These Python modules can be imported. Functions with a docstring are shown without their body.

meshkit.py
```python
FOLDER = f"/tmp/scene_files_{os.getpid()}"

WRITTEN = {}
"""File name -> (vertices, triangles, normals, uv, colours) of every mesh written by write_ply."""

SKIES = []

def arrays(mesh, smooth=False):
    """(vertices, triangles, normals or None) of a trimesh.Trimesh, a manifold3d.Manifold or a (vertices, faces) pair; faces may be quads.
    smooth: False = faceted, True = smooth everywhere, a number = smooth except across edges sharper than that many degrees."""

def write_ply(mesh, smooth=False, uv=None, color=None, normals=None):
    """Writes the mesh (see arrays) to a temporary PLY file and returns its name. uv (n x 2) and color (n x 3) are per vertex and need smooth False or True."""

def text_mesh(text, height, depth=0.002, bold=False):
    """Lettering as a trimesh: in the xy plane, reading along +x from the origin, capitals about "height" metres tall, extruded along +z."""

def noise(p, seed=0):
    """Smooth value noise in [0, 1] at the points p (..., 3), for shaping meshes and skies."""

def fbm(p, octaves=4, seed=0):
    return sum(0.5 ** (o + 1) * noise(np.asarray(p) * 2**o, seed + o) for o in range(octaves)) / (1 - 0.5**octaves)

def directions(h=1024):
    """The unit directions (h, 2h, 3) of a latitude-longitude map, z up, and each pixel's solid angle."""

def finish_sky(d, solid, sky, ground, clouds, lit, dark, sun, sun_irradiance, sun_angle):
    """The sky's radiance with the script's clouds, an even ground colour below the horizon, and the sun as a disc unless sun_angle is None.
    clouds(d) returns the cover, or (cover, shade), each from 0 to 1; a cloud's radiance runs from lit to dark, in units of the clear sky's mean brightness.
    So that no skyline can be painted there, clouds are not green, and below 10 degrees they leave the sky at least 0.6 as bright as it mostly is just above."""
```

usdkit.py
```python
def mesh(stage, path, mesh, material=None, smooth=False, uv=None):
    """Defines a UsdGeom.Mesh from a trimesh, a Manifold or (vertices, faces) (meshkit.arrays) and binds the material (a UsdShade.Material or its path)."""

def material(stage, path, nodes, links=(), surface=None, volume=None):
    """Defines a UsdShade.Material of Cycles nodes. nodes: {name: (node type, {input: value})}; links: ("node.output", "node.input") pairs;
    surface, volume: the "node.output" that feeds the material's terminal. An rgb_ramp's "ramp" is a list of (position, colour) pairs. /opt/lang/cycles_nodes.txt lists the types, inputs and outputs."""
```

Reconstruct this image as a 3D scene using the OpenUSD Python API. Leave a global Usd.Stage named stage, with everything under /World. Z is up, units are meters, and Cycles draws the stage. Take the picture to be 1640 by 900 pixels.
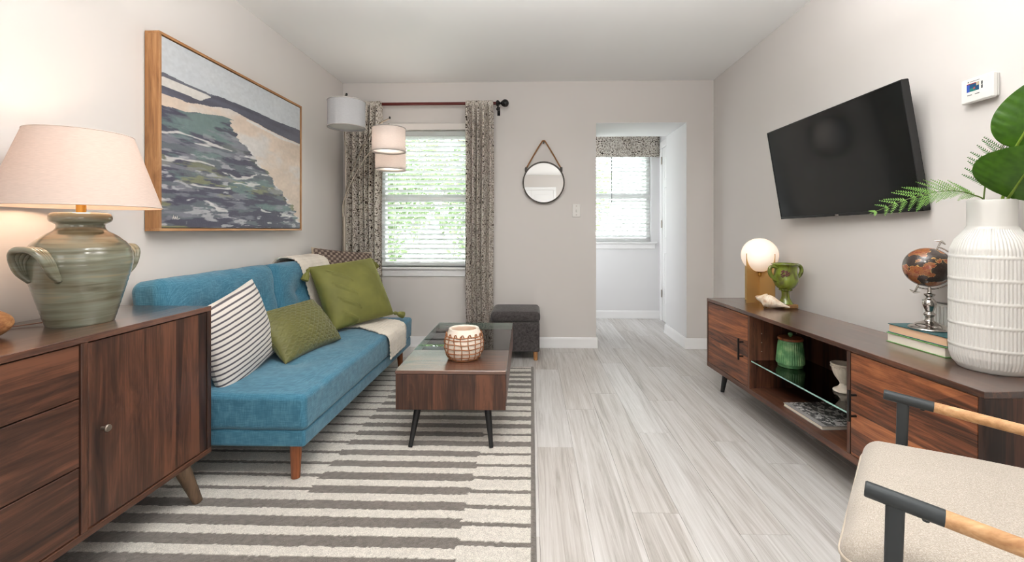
import math, random
import numpy as np, trimesh, usdkit, meshkit
from pxr import Usd, UsdGeom, UsdLux, UsdShade, Gf, Sdf, Vt
from shapely.geometry import Polygon, box as sbox

random.seed(7)
RNG = np.random.default_rng(7)
PI = math.pi
stage = Usd.Stage.CreateInMemory()
UsdGeom.SetStageUpAxis(stage, 'Z')
UsdGeom.SetStageMetersPerUnit(stage, 1.0)
UsdGeom.Xform.Define(stage, '/World')

# ------------------------------------------------------------------ camera
YAW = 1.6
cam = UsdGeom.Camera.Define(stage, '/World/camera')
cam.CreateHorizontalApertureAttr(36.0)
cam.CreateVerticalApertureAttr(36.0 * 900 / 1640)
cam.CreateFocalLengthAttr(705 / 1640 * 36)
cam.CreateHorizontalApertureOffsetAttr(-11.3 / 1640 * 36)
cam.CreateVerticalApertureOffsetAttr(-83 / 1640 * 36)
cam.CreateClippingRangeAttr(Gf.Vec2f(0.05, 500))
cam.CreateExposureAttr(0.40)
xf = UsdGeom.Xformable(cam)
xf.AddTranslateOp().Set(Gf.Vec3d(0, 0, 1.085))
xf.AddRotateZOp().Set(YAW)
xf.AddRotateXOp().Set(90.0)

# ------------------------------------------------------------------ sky and daylight
SKY = 3.6
dome = UsdLux.DomeLight.Define(stage, '/World/sky')
dome.CreateIntensityAttr(SKY)
dome.CreateColorAttr(Gf.Vec3f(0.93, 0.97, 1.0))


def rect_light(name, loc, rot, w, h, power, color=(1, 1, 1)):
    L = UsdLux.RectLight.Define(stage, '/World/' + name)
    L.CreateWidthAttr(w); L.CreateHeightAttr(h); L.CreateIntensityAttr(power); L.CreateColorAttr(Gf.Vec3f(*color))
    x = UsdGeom.Xformable(L)
    x.AddTranslateOp().Set(Gf.Vec3d(*loc)); x.AddRotateXYZOp().Set(Gf.Vec3f(*rot))
    return L


# daylight of the glazed openings behind the camera and beside the nook, and the room's ceiling lamp (above the frame)
rect_light('rear_window_daylight', (-1.1, -2.95, 1.25), (90, 0, 0), 1.1, 1.7, 2.0, (1.0, 0.985, 0.96))
rect_light('side_window_daylight', (1.62, -1.7, 1.25), (0, 90, 0), 1.9, 2.0, 2.2, (1.0, 0.985, 0.96))
rect_light('nook_side_daylight', (0.23, 5.0, 1.2), (0, -90, 0), 1.7, 0.6, 2.3, (0.97, 0.985, 1.0))
rect_light('uplighter_glow', (-0.45, 1.35, 1.98), (180, 0, 0), 0.4, 0.4, 52.0, (1.0, 0.99, 0.975))
rect_light('uplighter_glow_001', (0.75, 1.35, 1.98), (180, 0, 0), 0.4, 0.4, 52.0, (1.0, 0.99, 0.975))
ceiling_lamp = UsdLux.SphereLight.Define(stage, '/World/ceiling_lamp_light')
ceiling_lamp.CreateRadiusAttr(0.12); ceiling_lamp.CreateIntensityAttr(30.0); ceiling_lamp.CreateColorAttr(Gf.Vec3f(1, 0.99, 0.97))
UsdGeom.Xformable(ceiling_lamp).AddTranslateOp().Set(Gf.Vec3d(-0.05, 0.6, 2.31))


# ------------------------------------------------------------------ helpers: scene
counts = {}


def numbered(parent, name):
    k = parent + '/' + name
    n = counts.get(k, -1) + 1
    counts[k] = n
    return k if n == 0 else f'{k}_{n:03d}'


class Thing:
    def __init__(s, name, label=None, cat=None, loc=(0, 0, 0), rz=0.0, group=None, kind=None, where='/World'):
        s.path = numbered(where, name)
        x = UsdGeom.Xform.Define(stage, s.path)
        x.AddTranslateOp().Set(Gf.Vec3d(*map(float, loc)))
        x.AddRotateZOp().Set(math.degrees(rz))
        s.prim = x.GetPrim()
        tag(s.prim, label, cat, group, kind)
        s.loc, s.rz = np.array(loc, float), rz
        s.inv = np.linalg.inv(tfm(loc, rz))


def tag(p, label=None, category=None, group=None, kind=None):
    for k, v in (('label', label), ('category', category), ('group', group), ('kind', kind)):
        if v:
            p.SetCustomDataByKey(k, v)


def tfm(loc=(0, 0, 0), rz=0.0):
    m = trimesh.transformations.rotation_matrix(rz, [0, 0, 1])
    m[:3, 3] = loc
    return m


def obj(name, mesh, material, parent='/World', smooth=30, col=None, world=False, **tags):
    """One mesh prim. parent: a Thing, a prim path, or nothing; world: the mesh is in world coordinates."""
    where = parent.path if isinstance(parent, Thing) else parent
    if world and isinstance(parent, Thing):
        mesh = mesh.copy(); mesh.apply_transform(parent.inv)
    path = numbered(where, name)
    m = usdkit.mesh(stage, path, mesh, material, smooth=True if col is not None else smooth)
    if col is not None:
        UsdGeom.PrimvarsAPI(m).CreatePrimvar('pat', Sdf.ValueTypeNames.Color3fArray, 'vertex').Set(Vt.Vec3fArray.FromNumpy(np.asarray(col, np.float32)))
    tag(m.GetPrim(), **tags)
    return path


def lamp_light(parent, loc, radius, power, color):
    L = UsdLux.SphereLight.Define(stage, numbered(parent.path, 'bulb_glow'))
    L.CreateRadiusAttr(radius); L.CreateIntensityAttr(power); L.CreateColorAttr(Gf.Vec3f(*color))
    UsdGeom.Xformable(L).AddTranslateOp().Set(Gf.Vec3d(*loc))


# ------------------------------------------------------------------ helpers: meshes
def cat(*ms):
    ms = [m for a in ms for m in (a if isinstance(a, (list, tuple)) else [a])]
    return trimesh.util.concatenate(ms)


def bx(x0, x1, y0, y1, z0, z1, c=0.0):
    """A box between bounds, its edges chamfered by c."""
    s = np.array([x1 - x0, y1 - y0, z1 - z0]) / 2
    o = np.array([x1 + x0, y1 + y0, z1 + z0]) / 2
    if c <= 0:
        m = trimesh.creation.box(2 * s)
        m.apply_translation(o)
        return m
    c = min(c, s.min() * 0.9)
    p = []
    for q in np.ndindex(2, 2, 2):
        e = (np.array(q) * 2 - 1) * s
        for k in range(3):
            d = e.copy()
            for j in range(3):
                if j != k:
                    d[j] -= np.sign(d[j]) * c
            p.append(d)
    m = trimesh.convex.convex_hull(np.array(p))
    m.apply_translation(o)
    return m


def softbox(sx, sy, sz, r, n=(10, 10, 10), m=4):
    """Dense rounded box about the origin, ready to be displaced."""
    size = np.array([sx, sy, sz], float)
    inner = size / 2 - r

    def axis(k):
        a = np.linspace(-inner[k], inner[k], n[k])
        e = inner[k] + r * np.tan(np.linspace(0, PI / 4, m + 1)[1:])
        return np.concatenate([-e[::-1], a, e])
    A = [axis(k) for k in range(3)]
    V, F = [], []
    base = 0
    for k in range(3):
        i, j = (k + 1) % 3, (k + 2) % 3
        for sgn in (-1, 1):
            u, v = np.meshgrid(A[i], A[j], indexing='ij')
            p = np.zeros(u.shape + (3,))
            p[..., i], p[..., j], p[..., k] = u, v, sgn * size[k] / 2
            nu, nv = u.shape
            idx = base + np.arange(nu * nv).reshape(nu, nv)
            q = np.stack([idx[:-1, :-1], idx[1:, :-1], idx[1:, 1:], idx[:-1, 1:]], -1).reshape(-1, 4)
            if sgn < 0:
                q = q[:, ::-1]
            V.append(p.reshape(-1, 3)); F.append(q)
            base += nu * nv
    V, F = np.vstack(V), np.vstack(F)
    core = np.clip(V, -inner, inner)
    d = V - core
    V = core + r * d / np.maximum(np.linalg.norm(d, axis=1, keepdims=True), 1e-9)
    t = trimesh.Trimesh(V, np.vstack([F[:, [0, 1, 2]], F[:, [0, 2, 3]]]), process=False)
    t.merge_vertices(digits_vertex=6)
    return t


def lathe(profile, n=48, cap=True):
    """Revolves (r, z) pairs about z."""
    p = np.array(profile, float)
    if cap:
        if p[0, 0] > 1e-6: p = np.vstack([[0, p[0, 1]], p])
        if p[-1, 0] > 1e-6: p = np.vstack([p, [0, p[-1, 1]]])
    a = np.arange(n) / n * 2 * PI
    V = np.stack([np.outer(p[:, 0], np.cos(a)), np.outer(p[:, 0], np.sin(a)), np.repeat(p[:, 1:2], n, 1)], -1).reshape(-1, 3)
    idx = np.arange(len(p) * n).reshape(len(p), n)
    nx = np.roll(idx, -1, 1)
    q = np.stack([idx[:-1], nx[:-1], nx[1:], idx[1:]], -1).reshape(-1, 4)
    t = trimesh.Trimesh(V, np.vstack([q[:, [0, 1, 2]], q[:, [0, 2, 3]]]), process=False)
    t.merge_vertices(digits_vertex=7)
    t.update_faces(t.nondegenerate_faces())
    return t


def spline(pts, n=24):
    """Catmull-Rom through the points."""
    P = np.array(pts, float)
    P = np.vstack([2 * P[0] - P[1], P, 2 * P[-1] - P[-2]])
    out = []
    for i in range(1, len(P) - 2):
        for t in np.linspace(0, 1, n, endpoint=False):
            a, b, c, d = P[i - 1:i + 3]
            out.append(0.5 * (2 * b + (c - a) * t + (2 * a - 5 * b + 4 * c - d) * t * t + (3 * b - a - 3 * c + d) * t ** 3))
    out.append(P[-2])
    return np.array(out)


def tube(pts, rad, n=10, closed=False, flat=1.0):
    """Sweeps a circle (or an ellipse, flat < 1) along the points; rad: a number or one per point."""
    P = np.array(pts, float)
    R = np.broadcast_to(np.asarray(rad, float), (len(P),))
    T = np.gradient(P, axis=0) if not closed else np.roll(P, -1, 0) - np.roll(P, 1, 0)
    T /= np.maximum(np.linalg.norm(T, axis=1, keepdims=True), 1e-12)
    ref = np.array([0, 0, 1.0]) if abs(T[0, 2]) < 0.9 else np.array([1.0, 0, 0])
    u = np.cross(T[0], ref); u /= np.linalg.norm(u)
    V = []
    a = np.arange(n) / n * 2 * PI
    for p, t, r in zip(P, T, R):
        u = u - t * (u @ t); u /= np.linalg.norm(u)
        w = np.cross(t, u)
        V.append(p + r * (np.outer(np.cos(a), u) + flat * np.outer(np.sin(a), w)))
    V = np.vstack(V)
    k = len(P)
    idx = np.arange(k * n).reshape(k, n)
    nx = np.roll(idx, -1, 1)
    if closed:
        i2, n2 = np.roll(idx, -1, 0), np.roll(nx, -1, 0)
        q = np.stack([idx, nx, n2, i2], -1).reshape(-1, 4)
        F = np.vstack([q[:, [0, 1, 2]], q[:, [0, 2, 3]]])
    else:
        q = np.stack([idx[:-1], nx[:-1], nx[1:], idx[1:]], -1).reshape(-1, 4)
        V = np.vstack([V, P[0], P[-1]])
        c0, c1 = k * n, k * n + 1
        F = np.vstack([q[:, [0, 1, 2]], q[:, [0, 2, 3]],
                       np.stack([np.full(n, c0), nx[0], idx[0]], 1), np.stack([np.full(n, c1), idx[-1], nx[-1]], 1)])
    m = trimesh.Trimesh(V, F, process=False)
    if m.volume < 0: m.invert()
    return m


def cone(p0, p1, r0, r1, n=20):
    return tube([p0, p1], [r0, r1], n)


def sheet(P, thick=0.0):
    """A mesh over the grid of points P (nu, nv, 3); with a thickness it becomes a closed slab (second side along -normal)."""
    nu, nv = P.shape[:2]
    idx = np.arange(nu * nv).reshape(nu, nv)
    q = np.stack([idx[:-1, :-1], idx[1:, :-1], idx[1:, 1:], idx[:-1, 1:]], -1).reshape(-1, 4)
    V = P.reshape(-1, 3)
    if thick:
        du, dv = np.gradient(P, axis=0), np.gradient(P, axis=1)
        nrm = np.cross(du, dv)
        nrm /= np.maximum(np.linalg.norm(nrm, axis=-1, keepdims=True), 1e-12)
        V = np.vstack([V, (P - nrm * thick).reshape(-1, 3)])
        k = nu * nv
        rim = np.concatenate([idx[:, 0], idx[-1, 1:], idx[-2::-1, -1], idx[0, -2:0:-1]])
        r2 = np.roll(rim, -1)
        q = np.vstack([q, q[:, ::-1] + k, np.stack([r2, rim, rim + k, r2 + k], 1)])
    return trimesh.Trimesh(V, np.vstack([q[:, [0, 1, 2]], q[:, [0, 2, 3]]]), process=False)


def prism(poly, y0, y1):
    """An (x, z) polygon extruded from y0 to y1."""
    m = trimesh.creation.extrude_polygon(poly, y1 - y0, engine='earcut')
    v = m.vertices.copy()
    m.vertices = np.stack([v[:, 0], y1 - v[:, 2], v[:, 1]], 1)
    return m


def frame_to(m, origin, ex, ey, ez):
    T = np.eye(4)
    T[:3, 0], T[:3, 1], T[:3, 2], T[:3, 3] = ex, ey, ez, origin
    m = m.copy(); m.apply_transform(T)
    return m


def nrm(v):
    v = np.array(v, float)
    return v / np.linalg.norm(v)


def move(m, *d):
    m = m.copy(); m.apply_translation(d)
    return m


def rot(m, ang, axis, at=(0, 0, 0)):
    m = m.copy(); m.apply_transform(trimesh.transformations.rotation_matrix(ang, axis, at))
    return m


# ------------------------------------------------------------------ helpers: materials
def lin(c):
    """sRGB 0-255 (or #hex) to linear."""
    if isinstance(c, str):
        c = [int(c[i:i + 2], 16) for i in (1, 3, 5)]
    c = np.array(c, float) / 255
    return tuple(np.where(c < 0.04045, c / 12.92, ((c + 0.055) / 1.055) ** 2.4))


def mat(name, nodes, links, surface='p.BSDF'):
    return usdkit.material(stage, '/World/Looks/' + name, nodes, links, surface=surface)


def plain(name, color, rough=0.5, metal=0.0, bump=0.0, bscale=60.0, vary=0.0, vscale=6.0, **kw):
    n = {'p': ('principled_bsdf', {'base_color': lin(color), 'roughness': rough, 'metallic': metal, **kw})}
    l = []
    if bump or vary:
        n['t'] = ('texture_coordinate', {})
    if bump:
        n['b'] = ('noise_texture', {'scale': bscale, 'detail': 3.0})
        n['bp'] = ('bump', {'strength': bump, 'distance': 0.002})
        l += [('t.object', 'b.vector'), ('b.fac', 'bp.height'), ('bp.normal', 'p.normal')]
    if vary:
        n['v'] = ('noise_texture', {'scale': vscale, 'detail': 4.0})
        a = np.array(lin(color))
        n['r'] = ('rgb_ramp', {'ramp': [(0.25, tuple(a * (1 - vary))), (0.75, tuple(np.minimum(a * (1 + vary), 1)))]})
        l += [('t.object', 'v.vector'), ('v.fac', 'r.fac'), ('r.color', 'p.base_color')]
    return mat(name, n, l)


def wood(name, cols, axis, rough=0.4, width=0.09, stretch=14.0, scale=9.0, spec=0.5, rand=False, leaf=0.34, bump=0.15, lo=.26, hi=.74, coat=0.0):
    """Grained wood: the grain runs along the axis, veneer leaves of a width change tone across it (leaf: how much)."""
    k = 'xyz'.index(axis)
    sc = [scale] * 3; sc[k] = scale / stretch
    fine = [160.0] * 3; fine[k] = 3.0
    lw = [1 / width] * 3; lw[k] = 0.35
    dark, mid, light = [lin(c) for c in cols]
    n = {
        't': ('texture_coordinate', {}),
        'm': ('mapping', {'scale': sc}), 'mf': ('mapping', {'scale': fine}), 'ml': ('mapping', {'scale': lw}),
        'n': ('noise_texture', {'scale': 1.0, 'detail': 7.0, 'roughness': 0.65, 'distortion': 1.2}),
        'f': ('noise_texture', {'scale': 1.0, 'detail': 2.0, 'roughness': 0.6}),
        'v': ('voronoi_texture', {'scale': 1.0, 'randomness': 0.75}),
        'bw': ('separate_color', {}),
        'a': ('math', {'math_type': 'multiply_add', 'value2': leaf}),
        'a2': ('math', {'math_type': 'multiply_add', 'value2': 0.35}),
        'o': ('math', {'math_type': 'subtract', 'value2': leaf / 2 + 0.175}),
        'r': ('rgb_ramp', {'ramp': [(lo, dark), (0.5, mid), (hi, light)]}),
        'bp': ('bump', {'strength': bump, 'distance': 0.001}),
        'p': ('principled_bsdf', {'roughness': rough, 'specular_ior_level': spec, 'coat_weight': coat, 'coat_roughness': .18}),
    }
    l = [('m.vector', 'n.vector'), ('mf.vector', 'f.vector'), ('ml.vector', 'v.vector'),
         ('v.color', 'bw.color'), ('bw.r', 'a.value1'), ('n.fac', 'a.value3'), ('f.fac', 'a2.value1'), ('a.value', 'a2.value3'),
         ('a2.value', 'o.value1'), ('o.value', 'r.fac'), ('r.color', 'p.base_color'), ('f.fac', 'bp.height'), ('bp.normal', 'p.normal')]
    if rand:
        n['oi'] = ('object_info', {})
        n['vs'] = ('vector_math', {'math_type': 'add'})
        n['cx'] = ('combine_xyz', {})
        n['mu'] = ('math', {'math_type': 'multiply', 'value2': 37.0})
        l += [('oi.random', 'mu.value1'), ('mu.value', 'cx.x'), ('mu.value', 'cx.y'), ('mu.value', 'cx.z'), ('t.object', 'vs.vector1'), ('cx.vector', 'vs.vector2')]
        src = 'vs.vector'
    else:
        src = 't.object'
    l += [(src, 'm.vector'), (src, 'mf.vector'), (src, 'ml.vector')]
    return mat(name, n, l)


def weave(name, c1, c2, scale=450.0, rough=0.9, sheen=0.3, bump=0.4, stretch=0.12, coarse=7.0, mixc=0.5):
    """Woven cloth: two crossed thread noises."""
    n = {
        't': ('texture_coordinate', {}),
        'm1': ('mapping', {'scale': (scale, scale * stretch, scale * stretch)}), 'm2': ('mapping', {'scale': (scale * stretch, scale, scale * stretch)}),
        'm3': ('mapping', {'scale': (scale * stretch, scale * stretch, scale)}),
        'n1': ('noise_texture', {'scale': 1.0, 'detail': 1.0}), 'n2': ('noise_texture', {'scale': 1.0, 'detail': 1.0}), 'n3': ('noise_texture', {'scale': 1.0, 'detail': 1.0}),
        'c': ('noise_texture', {'scale': coarse, 'detail': 3.0}),
        's1': ('math', {'math_type': 'add'}), 's2': ('math', {'math_type': 'add'}), 's3': ('math', {'math_type': 'multiply_add', 'value2': mixc}),
        'd': ('math', {'math_type': 'multiply_add', 'value2': 0.333, 'value3': -0.09}),
        'r': ('rgb_ramp', {'ramp': [(0.36, lin(c1)), (0.66, lin(c2))]}),
        'bp': ('bump', {'strength': bump, 'distance': 0.0015}),
        'p': ('principled_bsdf', {'roughness': rough, 'sheen_weight': sheen, 'specular_ior_level': 0.2}),
    }
    l = [('t.object', 'm1.vector'), ('t.object', 'm2.vector'), ('t.object', 'm3.vector'), ('t.object', 'c.vector'), ('m1.vector', 'n1.vector'), ('m2.vector', 'n2.vector'), ('m3.vector', 'n3.vector'),
         ('n1.fac', 's1.value1'), ('n2.fac', 's1.value2'), ('s1.value', 's2.value1'), ('n3.fac', 's2.value2'), ('c.fac', 's3.value1'), ('s2.value', 's3.value3'),
         ('s3.value', 'd.value1'), ('d.value', 'r.fac'), ('r.color', 'p.base_color'), ('s2.value', 'bp.height'), ('bp.normal', 'p.normal')]
    return mat(name, n, l)


def printed(name, rough=0.6, bump=0.0, bscale=200.0, **kw):
    """Flat print: the colour comes with the mesh (primvar pat)."""
    n = {'a': ('attribute', {'attribute': 'pat'}), 'p': ('principled_bsdf', {'roughness': rough, **kw})}
    l = [('a.color', 'p.base_color')]
    if bump:
        n['t'] = ('texture_coordinate', {})
        n['b'] = ('noise_texture', {'scale': bscale, 'detail': 3.0})
        n['bp'] = ('bump', {'strength': bump, 'distance': 0.003})
        l += [('t.object', 'b.vector'), ('b.fac', 'bp.height'), ('bp.normal', 'p.normal')]
    return mat(name, n, l)


def shade_cloth(name, color, trans=0.5):
    return mat(name, {'t': ('texture_coordinate', {}), 'm': ('mapping', {'scale': (60, 60, 700)}), 'n': ('noise_texture', {'scale': 1.0, 'detail': 2.0}),
                      'r': ('rgb_ramp', {'ramp': [(0.3, tuple(0.9 * x for x in lin(color))), (0.7, lin(color))]}),
                      'd': ('diffuse_bsdf', {}), 'tr': ('translucent_bsdf', {}), 'x': ('mix_closure', {'fac': trans})},
               [('t.object', 'm.vector'), ('m.vector', 'n.vector'), ('n.fac', 'r.fac'), ('r.color', 'd.color'), ('r.color', 'tr.color'), ('d.BSDF', 'x.closure1'), ('tr.BSDF', 'x.closure2')], 'x.closure')


def pane_glass(name, tint=(0.96, 0.98, 0.97), ior=1.45, rough=0.0):
    return mat(name, {'f': ('fresnel', {'IOR': ior}), 't': ('transparent_bsdf', {'color': tint}), 'g': ('glossy_bsdf', {'color': (1, 1, 1), 'roughness': rough}), 'x': ('mix_closure', {})},
               [('f.fac', 'x.fac'), ('t.BSDF', 'x.closure1'), ('g.BSDF', 'x.closure2')], 'x.closure')


M = {}
M['wall'] = plain('wall_paint', (212, 207, 203), 0.75, bump=0.05, bscale=180)
M['nook'] = plain('nook_paint', (226, 226, 227), 0.75, bump=0.05, bscale=180)
M['ceiling'] = plain('ceiling_paint', (243, 243, 242), 0.8, bump=0.08, bscale=90)
M['white'] = plain('white_gloss_trim', (238, 238, 238), 0.35)
M['casing'] = plain('casing_paint', (228, 222, 217), .5)
M['vinyl'] = mat('blind_vinyl', {'d': ('principled_bsdf', {'base_color': lin((240, 241, 241)), 'roughness': 0.4}), 'tr': ('translucent_bsdf', {'color': lin((244, 245, 245))}), 'x': ('mix_closure', {'fac': 0.5})},
                 [('d.BSDF', 'x.closure1'), ('tr.BSDF', 'x.closure2')], 'x.closure')
M['pane'] = pane_glass('window_glass')
WAL = [(36, 23, 18), (70, 44, 33), (108, 69, 50)]
WALR = [(58, 32, 21), (130, 76, 47), (180, 112, 70)]
M['wal_z'] = wood('walnut_upright', WAL, 'z', 0.38, width=0.07, stretch=9, scale=24)
M['wal_y'] = wood('walnut_lengthwise', WAL, 'y', 0.36, width=0.12, stretch=9, scale=24)
M['wal_x'] = wood('walnut_crosswise', WAL, 'x', 0.26, width=0.12, stretch=9, scale=18, spec=.8, bump=.04, coat=.9)
M['wal_top'] = wood('walnut_top', WAL, 'y', 0.24, width=0.12, stretch=9, scale=18, spec=.7, bump=.04, coat=.8)
M['walr_z'] = wood('red_walnut_upright', WALR, 'z', 0.38, width=0.07, stretch=9, scale=16)
M['walr_y'] = wood('red_walnut_lengthwise', WALR, 'y', 0.36, width=0.10, stretch=9, scale=22, leaf=.28)
M['oak'] = wood('pale_oak', [(160, 112, 70), (196, 146, 98), (222, 178, 130)], 'y', 0.45, width=0.06, stretch=10, scale=20, leaf=0.2)
M['oak_x'] = wood('pale_oak_crosswise', [(178, 134, 92), (205, 160, 115), (224, 186, 142)], 'x', 0.45, width=0.06, stretch=12, scale=26, leaf=0.2)
M['frame_z'] = wood('frame_oak_upright', [(120, 80, 46), (164, 116, 72), (190, 144, 98)], 'z', 0.5, width=0.08, stretch=7, scale=18, leaf=0.2)
M['frame_y'] = wood('frame_oak_lengthwise', [(120, 80, 46), (164, 116, 72), (190, 144, 98)], 'y', 0.5, width=0.08, stretch=7, scale=18, leaf=0.2)
M['leg_wood'] = wood('leg_beech', [(96, 52, 28), (140, 80, 46), (168, 102, 62)], 'z', 0.4, width=0.05, stretch=10, scale=30, leaf=0.15)
M['leg_taupe'] = wood('leg_taupe', [(72, 56, 42), (104, 82, 62), (128, 104, 80)], 'z', 0.5, width=0.05, stretch=10, scale=30, leaf=0.15)
M['black_metal'] = plain('black_metal', (24, 24, 25), 0.45, 0.2)
M['grey_metal'] = plain('graphite_metal', (56, 60, 62), 0.5, 0.3, bump=0.06, bscale=400)
M['chrome'] = plain('polished_nickel', (196, 190, 184), 0.12, 1.0)
M['nickel'] = plain('brushed_nickel', (164, 154, 142), 0.35, 1.0)
M['brass'] = plain('satin_brass', (196, 150, 78), 0.35, 1.0)
M['gloss_black'] = plain('gloss_black', (12, 12, 13), 0.12)
M['black_plastic'] = plain('black_plastic', (16, 17, 18), 0.4)
M['white_plastic'] = plain('white_plastic', (226, 224, 220), 0.4)
M['dark_gap'] = plain('dark_gap', (20, 15, 12), 0.8)

# ------------------------------------------------------------------ the room
XL, XR, YB, YN, H = -1.75, 1.655, 4.045, 5.395, 2.44
YR = -3.0
NX0, NX1 = 0.2, 1.555           # nook
DX0, DX1, DZ = 0.592, 1.412, 2.058   # doorway
WX0, WX1, WZ0, WZ1 = -1.42, -0.50, 0.735, 2.0   # main window opening
VX0, VX1, VZ0, VZ1 = 0.45, 1.46, 0.93, 2.12      # nook window opening
ST = dict(kind='structure')

# floor: vinyl planks
M['plank'] = []
for i, (d, m_, l_) in enumerate([((152, 145, 138), (192, 188, 184), (212, 209, 207)), ((144, 136, 128), (187, 182, 177), (208, 205, 202)), ((158, 152, 147), (197, 194, 191), (215, 213, 211))]):
    M['plank'].append(wood(f'vinyl_plank_{"abc"[i]}', [d, m_, l_], 'y', 0.33, width=0.11, stretch=22, scale=36, spec=0.5, rand=True, leaf=0.16, bump=0.04, lo=.18, hi=.8))
floor = Thing('floor', 'pale grey wood-look plank floor running towards the doorway', None, kind='structure')
obj('subfloor', bx(XL - .1, XR + .1, YR - .1, YN + .1, -0.08, -0.006), M['dark_gap'], floor)
PW, PL = 0.178, 1.22
ix = 0
x = XL
while x < XR:
    x1 = min(x + PW, XR)
    y = YR - RNG.random() * PL
    while y < YN:
        y0, y1 = max(y, YR), min(y + PL, YN)
        y += PL
        if y1 < 0.6 and y1 > YR + 0.1 and y0 < 0.2 and False:
            continue
        if y1 - y0 < 0.03:
            continue
        if y0 > YB + 0.2 and x1 < NX0:
            continue
        obj('plank', bx(x + .0004, x1 - .0004, y0 + .0004, y1 - .0004, -0.006, 0.0, 0.0006), M['plank'][int(RNG.integers(3))], floor, smooth=False)
    x = x1

obj('ceiling', bx(XL - .1, XR + .1, YR - .1, YB, H, H + .1), M['ceiling'], **ST)
obj('wall_left', bx(XL - .12, XL, YR - .1, YB + .15, 0, H), M['wall'], **ST)
obj('wall_right', bx(XR, XR + .12, YR - .1, YB, 0, H), M['wall'], **ST)
poly = sbox(XL, 0, XR, H).difference(sbox(DX0, -1, DX1, DZ)).difference(sbox(WX0, WZ0, WX1, WZ1))
front = prism(poly, YB, YB + .14)
deep = cat(bx(NX0 - .1, DX0, YB + .14, 4.64, 0, DZ), bx(DX0, DX1, YB + .14, 4.64, DZ, H), bx(DX1, XR + .05, YB + .14, 4.64, 0, H))
obj('wall_back', front, M['wall'], **ST)
obj('wall_passage', cat(bx(DX0 + .001, DX1 - .003, YB + .001, YB + .14, DZ - .003, DZ + .02), bx(DX1 - .003, DX1 + .02, YB + .001, YB + .14, 0, DZ), bx(DX0, DX1, YB + .14, 4.64, DZ - .003, H + .1), bx(DX1 - .003, XR + .12, YB + .14, 4.64, 0, H + .1), bx(NX0 - .1, DX0, YB + .14, 4.64, 0, H + .1)), M['nook'], **ST)
# nook beyond the doorway
npoly = sbox(NX0 - .1, 0, XR + .1, H + .1).difference(sbox(VX0, VZ0, VX1, VZ1))
obj('wall_nook_back', prism(npoly, YN, YN + .14), M['nook'], **ST)
obj('wall_nook_right', bx(NX1, XR + .12, 4.64, YN, 0, H + .1), M['nook'], **ST)
obj('wall_nook_left', bx(NX0 - .1, NX0, 4.64, YN, 0, H + .1), M['nook'], **ST)
obj('ceiling_nook', bx(NX0 - .1, XR + .12, 4.64, YN + .14, H + .1, H + .2), M['ceiling'], **ST)
# rear wall
obj('wall_rear', bx(XL, XR, YR - .1, YR, 0, H), M['wall'], **ST)


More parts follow.
